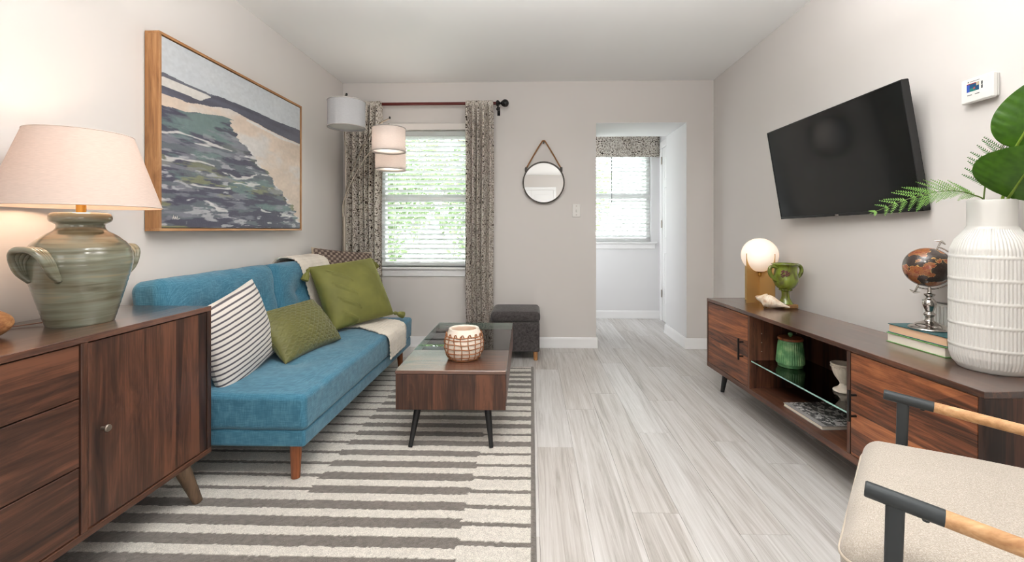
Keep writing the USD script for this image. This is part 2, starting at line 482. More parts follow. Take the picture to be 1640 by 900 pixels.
def baseboard(name, a, b, n, parent='/World', h=0.095):
    """A moulded skirting from a to b; n: the direction it faces."""
    a, b, n = np.array([*a, 0.]), np.array([*b, 0.]), np.array([*n, 0.])
    prof = [(0, 0), (.02, 0), (.02, .018), (.014, .03), (.013, h - .02), (.009, h - .008), (.005, h), (0, h)]
    P = np.array([[p + n * d + np.array([0, 0, z]) for d, z in prof] for p in (a, b)])
    m = sheet(P)
    ca = trimesh.Trimesh(np.vstack([P[0], P[1]]), [[0, i, i + 1] for i in range(1, 7)] + [[8, 8 + i + 1, 8 + i] for i in range(1, 7)], process=False)
    return cat(m, ca)


obj('baseboard_back', baseboard('', (XL, YB), (DX0 + .012, YB), (0, -1)), M['white'], **ST)
obj('baseboard_back', baseboard('', (DX1 - .023, YB), (XR, YB), (0, -1)), M['white'], **ST)
obj('baseboard_left', baseboard('', (XL, 0), (XL, YB), (1, 0)), M['white'], **ST)
obj('baseboard_right', baseboard('', (XR, YB), (XR, -.5), (-1, 0)), M['white'], **ST)
obj('baseboard_passage', baseboard('', (DX1 - .003, 4.66), (DX1 - .003, YB), (-1, 0)), M['white'], **ST)
obj('baseboard_nook', baseboard('', (NX0, YN), (NX1, YN), (0, -1)), M['white'], **ST)


def window(name, x0, x1, z0, z1, y, depth, label, rail):
    w = Thing(name, label, None, ((x0 + x1) / 2, y, z0), 0, kind='structure')
    t = 0.045
    yg = y + depth - 0.04
    obj('frame', cat(bx(x0, x0 + t, yg - .03, yg + .03, z0 + t, z1 - t, .003), bx(x1 - t, x1, yg - .03, yg + .03, z0 + t, z1 - t, .003),
                     bx(x0, x1, yg - .03, yg + .03, z1 - t, z1, .003), bx(x0, x1, yg - .03, yg + .03, z0, z0 + t, .003)), M['white'], w, world=True)
    obj('meeting_rail', bx(x0 + t, x1 - t, yg - .028, yg + .02, rail - .028, rail + .028, .004), M['white'], w, world=True)
    obj('pane', bx(x0 + t, x1 - t, yg - .003, yg + .003, z0 + t, rail - .028), M['pane'], w, world=True)
    obj('pane', bx(x0 + t, x1 - t, yg + .008, yg + .014, rail + .028, z1 - t), M['pane'], w, world=True)
    obj('sill', cat(bx(x0 - .06, x1 + .06, y - .035, y + depth - .07, z0 - .022, z0, .005), bx(x0 - .04, x1 + .04, y - .014, y, z0 - .085, z0 - .022, .004)), M['white'], w, world=True)
    return w


w1 = window('window_1', WX0, WX1, WZ0, WZ1, YB, .14, 'bright double-hung window between the two tweed curtains', 1.385)
c = .07
obj('casing', cat(bx(WX0 - c, WX0, YB - .016, YB, WZ0 - .02, WZ1, .003), bx(WX1, WX1 + c, YB - .016, YB, WZ0 - .02, WZ1, .003), bx(WX0 - c, WX1 + c, YB - .018, YB, WZ1, WZ1 + .06, .004)), M['casing'], w1, world=True)
window('window_2', VX0, VX1, VZ0, VZ1, YN, .14, 'small bright window in the nook behind the doorway', 1.50)


def blind(x0, x1, z0, z1, y, pitch, label, name='window_blind', wand=False, tilt=-25, stop=0.0):
    b = Thing(name, label, 'window blind', ((x0 + x1) / 2, y, z0), 0, group=None)
    sw = 0.05
    obj('headrail', bx(x0, x1, y - .025, y + .025, z1 - .045, z1, .004), M['vinyl'], b, world=True)
    z = z1 - .06
    a = math.radians(tilt)
    zb = z0 + stop
    while z > zb + .045:
        P = np.zeros((2, 5, 3))
        for j, t in enumerate(np.linspace(-1, 1, 5)):
            yy, zz = t * sw / 2, .003 * (1 - t * t)
            P[:, j, 1] = y + yy * math.cos(a) - zz * math.sin(a)
            P[:, j, 2] = z + yy * math.sin(a) + zz * math.cos(a)
        P[0, :, 0], P[1, :, 0] = x0 + .004, x1 - .004
        obj('slat', sheet(P, .0028), M['vinyl'], b, world=True, smooth=40)
        z -= pitch
    obj('bottom_rail', bx(x0, x1, y - .026, y + .026, zb + .008, zb + .034, .004), M['vinyl'], b, world=True)
    for fx in (.14, .40, .66, .9):
        xx = x0 + (x1 - x0) * fx
        obj('ladder_cord', cat(bx(xx - .0012, xx + .0012, y - .027, y - .0255, zb + .03, z1 - .03), bx(xx - .0012, xx + .0012, y + .0255, y + .027, zb + .03, z1 - .03)), M['white'], b, world=True, smooth=False)
    if wand:
        obj('tilt_wand', tube([(wand, y - .04, z1 - .04), (wand, y - .042, z1 - .72)], .004, 8), M['wand'], b, world=True)
    return b


M['wand'] = plain('smoke_wand', (90, 94, 96), 0.3)
blind(WX0 + .012, WX1 - .012, WZ0 + .002, WZ1 - .004, YB + .045, .045, 'white slatted blind in the main window between the tweed curtains')
blind(VX0 + .012, VX1 - .012, VZ0 + .002, VZ1 - .004, YN + .045, .045, 'white slatted blind in the small nook window under the valance', wand=0.98, stop=.045)

# nook door on its right wall
d1 = Thing('door_1', 'white panelled door ajar of the nook seen through the doorway', None, (NX1, 4.72, 0), 0, kind='structure')
dy0, dy1 = 4.66, 5.25
obj('casing', cat(bx(NX1 - .016, NX1, dy1, dy1 + .07, 0, 2.04, .004), bx(NX1 - .018, NX1, 4.645, dy1 + .07, 2.04, 2.12, .004)), M['white'], d1, world=True)
obj('door_leaf', bx(NX1 - .008, NX1 + .0, dy0, dy1 - .004, .012, 2.035, .002), M['white'], d1, world=True)
for z0, z1 in ((1.66, 1.93), (.98, 1.58), (.2, .82)):
    ring = cat(bx(NX1 - .014, NX1 - .006, dy1 - .30, dy1 - .09, z1 - .02, z1, .003), bx(NX1 - .014, NX1 - .006, dy1 - .30, dy1 - .09, z0, z0 + .02, .003),
               bx(NX1 - .014, NX1 - .006, dy1 - .11, dy1 - .09, z0, z1, .003), bx(NX1 - .014, NX1 - .006, dy1 - .30, dy1 - .28, z0, z1, .003))
    obj('panel', ring, M['white'], d1, world=True)
for z in (.28, 1.1, 1.85):
    obj('hinge', bx(NX1 - .020, NX1 - .012, dy1 - .012, dy1 + .012, z, z + .09, .002), M['nickel'], d1, world=True)
# white closet doors in the rear wall, which the round mirror shows
d2 = Thing('door_2', 'white double closet doors behind the camera shown by the round mirror', None, (.05, YR, 0), 0, kind='structure')
obj('casing', cat(bx(-.62, -.55, YR, YR + .02, 0, 2.07, .004), bx(.55, .62, YR, YR + .02, 0, 2.07, .004), bx(-.62, .62, YR, YR + .02, 2.07, 2.14, .004)), M['white'], d2, world=True)
for a, b in ((-.548, -.002), (.002, .548)):
    obj('door_leaf', cat(bx(a, b, YR, YR + .012, .01, 2.065, .002), *[bx(a + .08, b - .08, YR + .008, YR + .02, z0, z1, .006) for z0, z1 in ((.2, .95), (1.1, 1.95))]), M['white'], d2, world=True)
    kx = -.05 if a < -.1 else .05
    obj('door_handle', bx(kx - .006, kx + .006, YR + .012, YR + .04, 1.0, 1.2, .003), M['black_metal'], d2, world=True)
#@@OBJECTS
# ================================================================== rug
M['rug'] = mat('rug_pile', {'a': ('attribute', {'attribute': 'pat'}), 't': ('texture_coordinate', {}), 'b': ('noise_texture', {'scale': 330.0, 'detail': 3.0}), 'k': ('rgb_ramp', {'ramp': [(.3, (.55, .55, .55)), (.7, (1, 1, 1))]}),
                        'mx': ('mix_color', {'blend_type': 'multiply', 'fac': 1.0}), 'bp': ('bump', {'strength': .9, 'distance': .003}), 'p': ('principled_bsdf', {'roughness': .95, 'sheen_weight': .3, 'specular_ior_level': .1})},
               [('t.object', 'b.vector'), ('b.fac', 'k.fac'), ('a.color', 'mx.a'), ('k.color', 'mx.b'), ('mx.result', 'p.base_color'), ('b.fac', 'bp.height'), ('bp.normal', 'p.normal')])


def make_rug():
    x0, x1, y0, y1 = -1.62, 0.018, 1.12, 3.45
    xs = np.unique(np.concatenate([np.linspace(x0, x1, 290), np.array([-.92, -.252])[:, None].repeat(2, 1).ravel() + np.tile([-.002, .002], 2), [x1 - .022, x1 - .018]]))
    ys = np.linspace(y0, y1, 620)
    X, Y = np.meshgrid(xs, ys, indexing='ij')
    p3 = np.stack([X, Y, 0 * X], -1)
    wob = (meshkit.fbm(p3 * [6, 3, 1], 3, 3) - .5) * .008 + (meshkit.noise(p3 * [110, 110, 1], 5) - .5) * .0055
    Yw, Xw = Y + wob, X + (meshkit.noise(p3 * [3, 70, 1], 9) - .5) * .02
    k = np.round((Yw - 1.50) / .1)
    d = np.abs(Yw - 1.50 - .1 * k)
    h = np.random.default_rng(3).random((3, 60))
    row = (k + 20).astype(int) % 60
    colA, colC = Xw < -.92, Xw > -.252
    thick = np.where(colA, k < 2.5, np.where(colC, (k > 6.5) & (h[0][row] > .22), (k < 11.5) | (h[1][row] > .35)))
    half = np.where(thick, .0275 + .004 * (h[2][row] - .5), .0115)
    dark = d < half
    dark |= (X > x1 - .02) | (Y > y1 - .012)
    n = meshkit.fbm(p3 * 90, 2, 11)[..., None]
    n2 = meshkit.fbm(p3 * 4, 2, 17)[..., None]
    cd, cl = np.array(lin((128, 121, 114))), np.array(lin((232, 226, 216)))
    col = np.where(dark[..., None], cd * (.62 + .55 * n + .2 * n2), cl * (.80 + .25 * n + .1 * n2))
    Z = np.full(X.shape, .011) - .0025 * dark + .002 * (meshkit.noise(p3 * 220, 2) - .5)
    edge = np.minimum(np.minimum(X - x0, x1 - X), np.minimum(Y - y0, y1 - Y))
    Z = np.where(edge < 1e-6, 0.0006, Z)
    P = np.stack([X, Y, Z], -1)
    return sheet(P), col.reshape(-1, 3)


m, col = make_rug()
obj('striped_rug', m, M['rug'], col=col, label='cream and grey striped pile rug under the sofa and coffee table', category='rug')

# ================================================================== sideboard on the left
sb = Thing('sideboard', 'dark walnut sideboard with drawers and a door against the left wall', 'sideboard', (-1.525, 1.04, 0))
SX0, SX1, SY0, SY1, SZ0, SZ1 = -1.735, -1.315, .31, 1.775, .17, .77
obj('top', bx(SX0, SX1, SY0, SY1, SZ1 - .02, SZ1, .0015), M['wal_top'], sb, world=True)
obj('bottom_board', bx(SX0, SX1, SY0, SY1, SZ0, SZ0 + .02, .0015), M['wal_y'], sb, world=True)
for ya, yb in ((SY0, SY0 + .02), (.785, .803), (1.252, 1.272), (SY1 - .02, SY1)):
    obj('side_panel', bx(SX0 + .0, SX1 - .001, ya, yb, SZ0 + .02, SZ1 - .02, .0015), M['wal_z'], sb, world=True)
obj('back_panel', bx(SX0, SX0 + .012, SY0 + .02, SY1 - .02, SZ0 + .02, SZ1 - .02), M['dark_gap'], sb, world=True)
fx0, fx1 = SX1 - .022, SX1 - .004
for ya, yb, kn in ((1.2755, 1.7515, 1.315), (.333, .782, .742)):
    d = obj('door', bx(fx0, fx1, ya, yb, SZ0 + .0235, SZ1 - .024, .0012), M['wal_z'], sb, world=True)
    obj('knob', frame_to(lathe([(.0045, 0), (.0045, .014), (.0105, .017), (.011, .022), (.0095, .0245)], 24), np.array([fx1, kn, .475]) - sb.loc, (0, 1, 0), (0, 0, 1), (1, 0, 0)), M['nickel'], d)
for za, zb in ((.592, SZ1 - .024), (.391, .588), (SZ0 + .0235, .387)):
    d = obj('drawer', bx(fx0, fx1, .8065, 1.2485, za, zb, .0012), M['wal_y'], sb, world=True)
for x, dx in ((-1.345, .03), (-1.70, -.02)):
    for y, dy in ((1.655, .045), (.43, -.045)):
        obj('leg', cone((x, y, SZ0), (x + dx, y + dy, .012 if y > 1 else 0), .027, .017), M['leg_taupe'], sb, world=True)

# ================================================================== ceramic table lamp
M['celadon'] = mat('celadon_glaze', {
    't': ('texture_coordinate', {}), 'm': ('mapping', {'scale': (2.5, 2.5, 34)}), 'n': ('noise_texture', {'scale': 1.6, 'detail': 5.0, 'distortion': .6}),
    'r': ('rgb_ramp', {'ramp': [(.25, lin((80, 76, 58))), (.42, lin((106, 105, 87))), (.58, lin((120, 123, 108))), (.8, lin((146, 130, 102)))]}),
    'bp': ('bump', {'strength': .25, 'distance': .004}), 'p': ('principled_bsdf', {'roughness': .16, 'coat_weight': .5})},
    [('t.object', 'm.vector'), ('m.vector', 'n.vector'), ('n.fac', 'r.fac'), ('r.color', 'p.base_color'), ('n.fac', 'bp.height'), ('bp.normal', 'p.normal')])
M['lampshade'] = shade_cloth('lampshade_linen', (216, 200, 190), .24)
tl = Thing('table_lamp', 'large celadon ceramic table lamp with a wide lit white shade on the sideboard', 'lamp', (-1.515, 1.44, .7703))
prof = spline([(.078, 0), (.085, .004), (.100, .06), (.118, .13), (.132, .190), (.134, .222), (.124, .258), (.092, .292), (.065, .312), (.060, .328), (.066, .334), (.076, .341), (.079, .353), (.074, .366), (.060, .370), (.02, .368)], 8)
body = lathe(prof, 72)
v = body.vertices
r = np.linalg.norm(v[:, :2], axis=1, keepdims=True)
v[:, :2] *= 1 + .005 * np.sin(v[:, 2:3] * 330) * (v[:, 2:3] < .29) * (r > .03)
obj('base', body, M['celadon'], tl, smooth=True)
for ang in (math.radians(270), math.radians(90)):
    dr, tn, zu = np.array([math.cos(ang), math.sin(ang), 0]), np.array([-math.sin(ang), math.cos(ang), 0]), np.array([0, 0, 1.])
    tubes = []
    for k in range(4):
        half = [dr * .112 + tn * .046 + zu * .152, dr * (.124 + .006 * k) + tn * .050 + zu * (.178 + .002 * k), dr * (.132 + .010 * k) + tn * .045 + zu * (.212 + .005 * k), dr * (.133 + .013 * k) + tn * .026 + zu * (.240 + .003 * k)]
        other = [p - 2 * tn * (p @ tn) for p in half[::-1]]
        tubes.append(tube(spline(half + [dr * (.132 + .0135 * k) + zu * (.250 + .001 * k)] + other, 8), .0098, 10))
    obj('handle', cat(tubes), M['celadon'], tl, smooth=True)
obj('neck', lathe([(.013, .368), (.013, .40), (.011, .402), (.011, .46)], 24), M['brass'], tl)
z0, z1, r0, r1 = .388, .634, .214, .136
sh = lathe([(r0, z0), (r1, z1), (r1 - .003, z1), (r0 - .003, z0), (r0, z0)], 96, cap=False)
obj('shade', sh, M['lampshade'], tl, smooth=40)
M['hem'] = plain('hem_cloth', (206, 192, 182), .9)
for rr_, zz_ in ((r0, z0 + .002), (r1, z1)):
    obj('shade_rim', tube([(rr_ * math.cos(a), rr_ * math.sin(a), zz_) for a in np.linspace(0, 2 * PI, 97)[:-1]], .0016, 6, True), M['hem'], tl, smooth=True)
obj('shade_spider', cat([tube([(0, 0, z1 - .03), ((r1 - .002) * math.cos(a), (r1 - .002) * math.sin(a), z1 - .006)], .0015, 6) for a in (0, 2 * PI / 3, 4 * PI / 3)]), M['brass'], tl)
M['bulb'] = mat('warm_bulb', {'e': ('emission', {'color': lin((255, 214, 160)), 'strength': 12.0})}, [], 'e.emission')
obj('bulb', move(trimesh.creation.icosphere(2, .028), 0, 0, .50), M['bulb'], tl, smooth=True)
lamp_light(tl, (0, 0, .50), .045, 34.0, (1, .69, .47))
M['cord'] = plain('clear_brown_cord', (128, 92, 74), .4)
obj('power_cord', tube(spline([(-.072, -.02, .010), (-.11, -.05, .006), (-.15, -.10, .004), (-.19, -.16, .004), (-.205, -.25, .004)], 10), .0022, 6), M['cord'], tl)

M['bowl_wood'] = wood('olive_wood', [(88, 50, 26), (146, 96, 58), (184, 136, 90)], 'y', .5, width=.04, stretch=5, scale=30, leaf=.2)
bw = Thing('wooden_bowl', 'tip of a carved brown wooden bowl at the left edge of the sideboard top', 'bowl', (-1.60, 1.150, .77), math.radians(-24))
bowl = trimesh.creation.icosphere(4, 1.0)
v = bowl.vertices.copy()
v *= [.062, .135, .058]
v[:, 2] = np.maximum(v[:, 2], -.040) + .040
inside = (v[:, 2] > .078)
bowl.vertices = v
obj('shell', bowl, M['bowl_wood'], bw, smooth=True)

# ================================================================== painting
pt = Thing('framed_painting', 'abstract seascape painting in an oak frame on the left wall above the sofa', 'painting', (XL, 2.557, 1.53))
px0, px1, py0, py1, pz0, pz1 = XL + .004, -1.678, 1.94, 3.175, 1.076, 1.983
fw = .013
for za, zb in ((pz0, pz0 + fw), (pz1 - fw, pz1)):
    obj('frame_rail', bx(px0, px1, py0, py1, za, zb, .001), M['frame_y'], pt, world=True)
for ya, yb in ((py0, py0 + fw), (py1 - fw, py1)):
    obj('frame_stile', bx(px0, px1, ya, yb, pz0 + fw, pz1 - fw, .001), M['frame_z'], pt, world=True)
M['canvas'] = printed('painted_canvas', .55, bump=.35, bscale=90)


def paint():
    nu, nv = 420, 310
    u, v = np.meshgrid(np.linspace(0, 1, nu), np.linspace(0, 1, nv), indexing='ij')   # u along the wall, v up
    p = np.stack([u, v, 0 * u], -1)
    N = lambda sx, sy, o=4, s=0: meshkit.fbm(p * [sx, sy, 1] + [s * 3.1, s * 1.7, 0], o, s)
    C = lambda c: np.array(lin(c))
    strk = (N(5, 40, 3, 1) - .5)
    mixf = lambda a, b, t: a * (1 - t[..., None]) + b * t[..., None]
    smooth = lambda x, a, b: np.clip((x - a) / (b - a), 0, 1) ** 2 * (3 - 2 * np.clip((x - a) / (b - a), 0, 1))
    col = np.ones(u.shape + (3,)) * C((188, 192, 196))
    col = mixf(col, np.ones_like(col) * C((196, 198, 200)), smooth(N(3, 5, 4, 2), .45, .7) * .7)
    w = (N(6, 3, 3, 4) - .5) * .05
    hz = .800 - .005 * u
    y = v + w * .4 + strk * .022
    pale = (y < hz) & (y > hz - .075)
    col[pale] = C((202, 198, 192)) * (.9 + .2 * N(8, 30, 3, 5))[pale][:, None]
    line = np.abs(y - hz) < .005 + .006 * N(9, 3, 2, 3)
    col[line] = C((96, 96, 106))
    top0 = .742 + .068 * smooth(u + strk * .06, .20, .30)
    bot0 = .700 + .045 * smooth(u, .1, .35) - .045 * smooth(u, .35, 1.0)
    dark = (y < top0) & (y > bot0)
    col[dark] = C((80, 80, 92)) * (.7 + .7 * N(7, 40, 3, 6))[dark][:, None]
    wl = (np.abs(y - bot0 + .012) < .007) & (u > .5)
    low = y <= bot0
    sand = C((202, 184, 168)) * (.86 + .28 * N(10, 14, 4, 7))[..., None]
    greyw = C((198, 196, 194)) * (.9 + .2 * N(12, 12, 3, 8))[..., None]
    sand = mixf(sand, greyw, smooth(N(4, 8, 4, 9), .42, .68) * .8)
    sand[wl] = C((206, 202, 198))
    # water: broken strokes of slate, teal, olive and white foam
    j = (N(26, 120, 3, 60) - .5) * .30
    t = N(5, 30, 5, 10) + j * .5
    water = np.ones_like(col) * C((94, 99, 106))
    water = mixf(water, np.ones_like(col) * C((70, 70, 86)), smooth(t, .42, .52))
    water = mixf(water, np.ones_like(col) * C((108, 130, 126)), smooth(N(4, 20, 5, 11) + j * .6 + (v - .35) * .22, .52, .64) * .7)
    water = mixf(water, np.ones_like(col) * C((128, 130, 96)), smooth(N(4, 13, 4, 12) + j * .5, .57, .63) * smooth(.50 - v, -.1, .25) * .8)
    water = mixf(water, np.ones_like(col) * C((132, 132, 140)), smooth(N(6, 30, 5, 13) + j * .7, .55, .68) * .6)
    water = mixf(water, np.ones_like(col) * C((62, 60, 78)), smooth(N(3, 11, 4, 19) + j * .5, .58, .64) * .85)
    water = mixf(water, np.ones_like(col) * C((170, 168, 172)), smooth(N(12, 30, 4, 18) + j, .64, .74) * smooth(.55 - v, -.2, .3) * .85)
    for k, (base, amp) in enumerate([(.50, .03), (.37, .04), (.26, .05), (.13, .06), (.06, .05)]):
        yy = base + (N(4, 1, 3, 20 + k) - .5) * amp * 2.6 + .012 * np.sin(u * 9 + k) + strk * .05
        foam = smooth(np.exp(-((v - yy) / .009) ** 2) + j * .9, .35, .8) * smooth(N(9, 14, 4, 30 + k), .44, .52)
        water = mixf(water, np.ones_like(col) * C((206, 202, 200)), np.clip(foam, 0, 1) * .8)
    shore = np.interp(v, [0, .07, .23, .375, .52, .64, .69, .74], [1.0, .963, .853, .708, .516, .41, .40, .46]) + (N(9, 12, 3, 14) - .5) * .06 + strk * .12
    land = (u > shore) | (low & (y > bot0 - .058 + .02 * u))
    col = np.where((low & land)[..., None], sand, col)
    col = np.where((low & ~land)[..., None], water, col)
    brk = low & (np.abs(u - shore) < .012) & (v < .6)
    col = mixf(col, np.ones_like(col) * C((202, 198, 196)), brk * smooth(N(20, 20, 2, 15), .45, .6))
    # a small pale scrawl low in the left corner
    for (a, b, c_, d_) in ((.055, .045, .058, .065), (.062, .045, .066, .058), (.066, .058, .070, .046), (.074, .046, .076, .060), (.080, .046, .088, .050)):
        L = np.clip(((u - a) * (c_ - a) + (v - b) * (d_ - b)) / ((c_ - a) ** 2 + (d_ - b) ** 2), 0, 1)
        col[np.hypot(u - a - L * (c_ - a), v - b - L * (d_ - b)) < .0016] = C((206, 200, 190))
    col *= (.92 + .16 * N(60, 60, 2, 16))[..., None]
    relief = .0012 * (N(20, 60, 3, 17) - .5) + .0006 * strk
    return u, v, np.clip(col, 0, 1), relief


u, v, col, rel = paint()
cy0, cy1, cz0, cz1 = py0 + fw + .004, py1 - fw - .004, pz0 + fw + .004, pz1 - fw - .004
P = np.stack([px1 - .006 + rel, cy0 + u * (cy1 - cy0), cz0 + v * (cz1 - cz0)], -1)
obj('canvas', sheet(P), M['canvas'], pt, col=col.reshape(-1, 3), world=True)
obj('backing', bx(px0, px1 - .012, py0 + fw, py1 - fw, pz0 + fw, pz1 - fw), M['dark_gap'], pt, world=True)

# ================================================================== sofa
M['teal'] = weave('teal_linen', (50, 104, 128), (92, 146, 168), scale=900, stretch=.03, sheen=.25, bump=.25, mixc=.12)
M['teal_pipe'] = plain('teal_piping', (66, 124, 150), .85)
sf = Thing('sofa', 'teal blue tufted armless sofa bed along the left wall', 'sofa', (-1.30, 2.65, 0))


def tuft(m, spots, axis, sign, depth=.022, rad=.075, buck=.010):
    v = m.vertices
    o = [i for i in range(3) if i != axis]
    top = np.clip((sign * v[:, axis] - np.max(sign * v[:, axis]) * .35) / (np.max(sign * v[:, axis]) * .5), 0, 1)
    for s in spots:
        d = np.linalg.norm(v[:, o] - np.array(s), axis=1)
        v[:, axis] -= sign * top * (depth * np.exp(-(d / rad) ** 2) + buck * np.exp(-(d / .018) ** 2))


W, L = .69, 1.655
seat = softbox(W, L, .152, .024, (40, 90, 4), 5)
vv = seat.vertices
up = np.clip(vv[:, 2] / .076, 0, 1)
vv[:, 2] += up * .016 * (1 - (2 * vv[:, 0] / W) ** 4) * (1 - (2 * vv[:, 1] / L) ** 6)
tuft(seat, [(.07, -.41), (.07, .02), (.07, .44), (-.2, -.41), (-.2, .44)], 2, 1, .012, .09, .008)
vv += (meshkit.noise(vv * 14, 4)[:, None] - .5) * .006 * np.array([1, 1, .6])
seat.apply_translation([-1.292, 2.6475, .310])
sp = obj('seat_cushion', seat, M['teal'], sf, smooth=True, world=True)
pipe = []
for zz in (.384, .237):
    ins = .003 if zz > .3 else -.001
    cs = []
    for cx_, cy_, a0 in ((-1.292 + W / 2 - .024, 2.6475 + L / 2 - .024, 0), (-1.292 - W / 2 + .024, 2.6475 + L / 2 - .024, 90), (-1.292 - W / 2 + .024, 2.6475 - L / 2 + .024, 180), (-1.292 + W / 2 - .024, 2.6475 - L / 2 + .024, 270)):
        for a in np.radians(np.linspace(a0, a0 + 90, 7)):
            cs.append((cx_ + (.024 - ins) * math.cos(a), cy_ + (.024 - ins) * math.sin(a), zz))
    pipe.append(tube(cs, .0048, 6, True))
obj('piping', cat(pipe), M['teal_pipe'], sp, smooth=True, world=True)
base = softbox(W - .016, L - .016, .074, .014, (10, 20, 3), 3)
base.apply_translation([-1.292, 2.6475, .200])
obj('base', base, M['teal'], sf, smooth=True, world=True)
for ya, yb in ((1.82, 2.643), (2.652, 3.475)):
    bk = softbox(.15, yb - ya, .50, .045, (4, 44, 34), 5)
    vv = bk.vertices
    fr = np.clip(vv[:, 0] / .075, 0, 1)
    hl = (yb - ya) / 2
    vv[:, 0] += fr * .022 * (1 - (vv[:, 1] / hl) ** 4) * (1 - (vv[:, 2] / .25) ** 6)
    tuft(bk, [(-.19, .04), (.19, .04), (-.19, -.16), (.19, -.16)], 0, 1, .030, .085, .014)
    vv += (meshkit.noise(vv * 12 + 9, 6)[:, None] - .5) * .008
    bk.apply_transform(trimesh.transformations.rotation_matrix(math.radians(-9), [0, 1, 0]))
    bk.apply_translation([-1.612, (ya + yb) / 2, .617])
    obj('back_cushion', bk, M['teal'], sf, smooth=True, world=True)
for x, y, dx, dy in ((-1.022, 1.885, .004, -.01), (-1.03, 3.41, .004, .01), (-1.57, 1.9, -.004, -.01), (-1.57, 3.39, -.004, .01)):
    obj('leg', cone((x, y, .17), (x + dx, y + dy, .012), .026, .018), M['leg_wood'], sf, world=True)


# ------------------------------------------------------------------ pillows
def pillow(w, h, t, n=44, ear=.05, seed=0, wr=.006, power=.42):
    a = np.linspace(-1, 1, n)
    a = np.sign(a) * (1 - (1 - np.abs(a)) ** 1.3)
    u, v = np.meshgrid(a, a, indexing='ij')
    x = w / 2 * u * (1 - ear * (1 - v ** 2) * np.abs(u) ** 3)
    y = h / 2 * v * (1 - ear * (1 - u ** 2) * np.abs(v) ** 3)
    z = t / 2 * ((1 - u ** 2) * (1 - v ** 2)) ** power
    p = np.stack([x, y, 0 * x], -1)
    nz = (meshkit.fbm(p * 14, 3, seed) - .5) * 2 * wr
    env = ((1 - u ** 2) * (1 - v ** 2)) ** .25
    A = np.stack([x, y, z + nz * env], -1)
    B = np.stack([x, y, -z + nz * env], -1)
    m1, m2 = sheet(A), sheet(B)
    m2.invert()
    m = trimesh.util.concatenate([m1, m2])
    uv = np.concatenate([p.reshape(-1, 3), p.reshape(-1, 3) + [0, 0, 1]])
    return m, uv


def place_pillow(name, label, catg, mesh, uv, c, ex, ey, material, smooth=True):
    ex = nrm(ex); ey = nrm(np.array(ey) - ex * np.dot(ex, ey)); ez = np.cross(ex, ey)
    th = Thing(name, label, catg, c)
    obj('cushion', frame_to(mesh, (0, 0, 0), ex, ey, ez), material, th, col=uv)
    return th, ex, ey, ez


def pat_stripes():
    return mat('ticking_stripe', {
        'a': ('attribute', {'attribute': 'pat'}), 's': ('separate_xyz', {}), 'm': ('math', {'math_type': 'multiply', 'value2': 1 / .0235}), 'f': ('math', {'math_type': 'fraction'}),
        'd': ('math', {'math_type': 'subtract', 'value2': .5}), 'ab': ('math', {'math_type': 'absolute'}), 't': ('texture_coordinate', {}), 'n': ('noise_texture', {'scale': 900.0, 'detail': 1.0}), 'j': ('math', {'math_type': 'multiply_add', 'value2': .10}),
        'r': ('rgb_ramp', {'ramp': [(.0, lin((208, 202, 195))), (.34, lin((208, 202, 195))), (.40, lin((128, 122, 124))), (.46, lin((84, 80, 86))), (.55, lin((72, 70, 76)))]}),
        'w': ('noise_texture', {'scale': 500.0}), 'bp': ('bump', {'strength': .3, 'distance': .001}), 'p': ('principled_bsdf', {'roughness': .9, 'sheen_weight': .2, 'specular_ior_level': .2})},
        [('a.vector', 's.vector'), ('s.y', 'm.value1'), ('m.value', 'f.value1'), ('f.value', 'd.value1'), ('d.value', 'ab.value1'), ('t.object', 'n.vector'), ('n.fac', 'j.value1'), ('ab.value', 'j.value3'),
         ('j.value', 'r.fac'), ('r.color', 'p.base_color'), ('t.object', 'w.vector'), ('w.fac', 'bp.height'), ('bp.normal', 'p.normal')])


M['stripe'] = pat_stripes()
m, uv = pillow(.47, .42, .15, seed=3, ear=.07)
place_pillow('striped_pillow', 'white pillow with thin dark stripes leaning at the near end of the sofa', 'pillow', m, uv, (-1.405, 2.075, .578), (-.065, .97, .20), (-.202, .0, .979), M['stripe'])

# olive lumbar pillow with rippled pintucks (real relief)
m, uv = pillow(.50, .315, .15, n=150, seed=5, ear=.05, wr=.004)
vv = m.vertices
f = np.hypot(1, 0) * (uv[:, 1] * 1.0 + .30 * uv[:, 0] * .15 + .0045 * np.sin(uv[:, 0] * 150 + np.floor(uv[:, 1] / .019) * PI))
tri = np.abs((f / .019) % 1 - .5) * 2
side = np.where(uv[:, 2] > .5, -1, 1)
envp = np.clip((.25 - np.abs(uv[:, 0])) / .02, 0, 1) * np.clip((.157 - np.abs(uv[:, 1])) / .02, 0, 1)
vv[:, 2] += side * .006 * (tri ** .6 - .5) * envp
M['olive'] = plain('olive_satin', (98, 97, 46), .5, bump=.2, bscale=500, vary=.12, vscale=9, sheen_weight=.2)
place_pillow('green_lumbar_pillow', 'small olive green rippled lumbar pillow on the sofa seat', 'pillow', m, uv, (-1.320, 2.477, .520), (.144, .989, .013), (-.633, .082, .77), M['olive'])

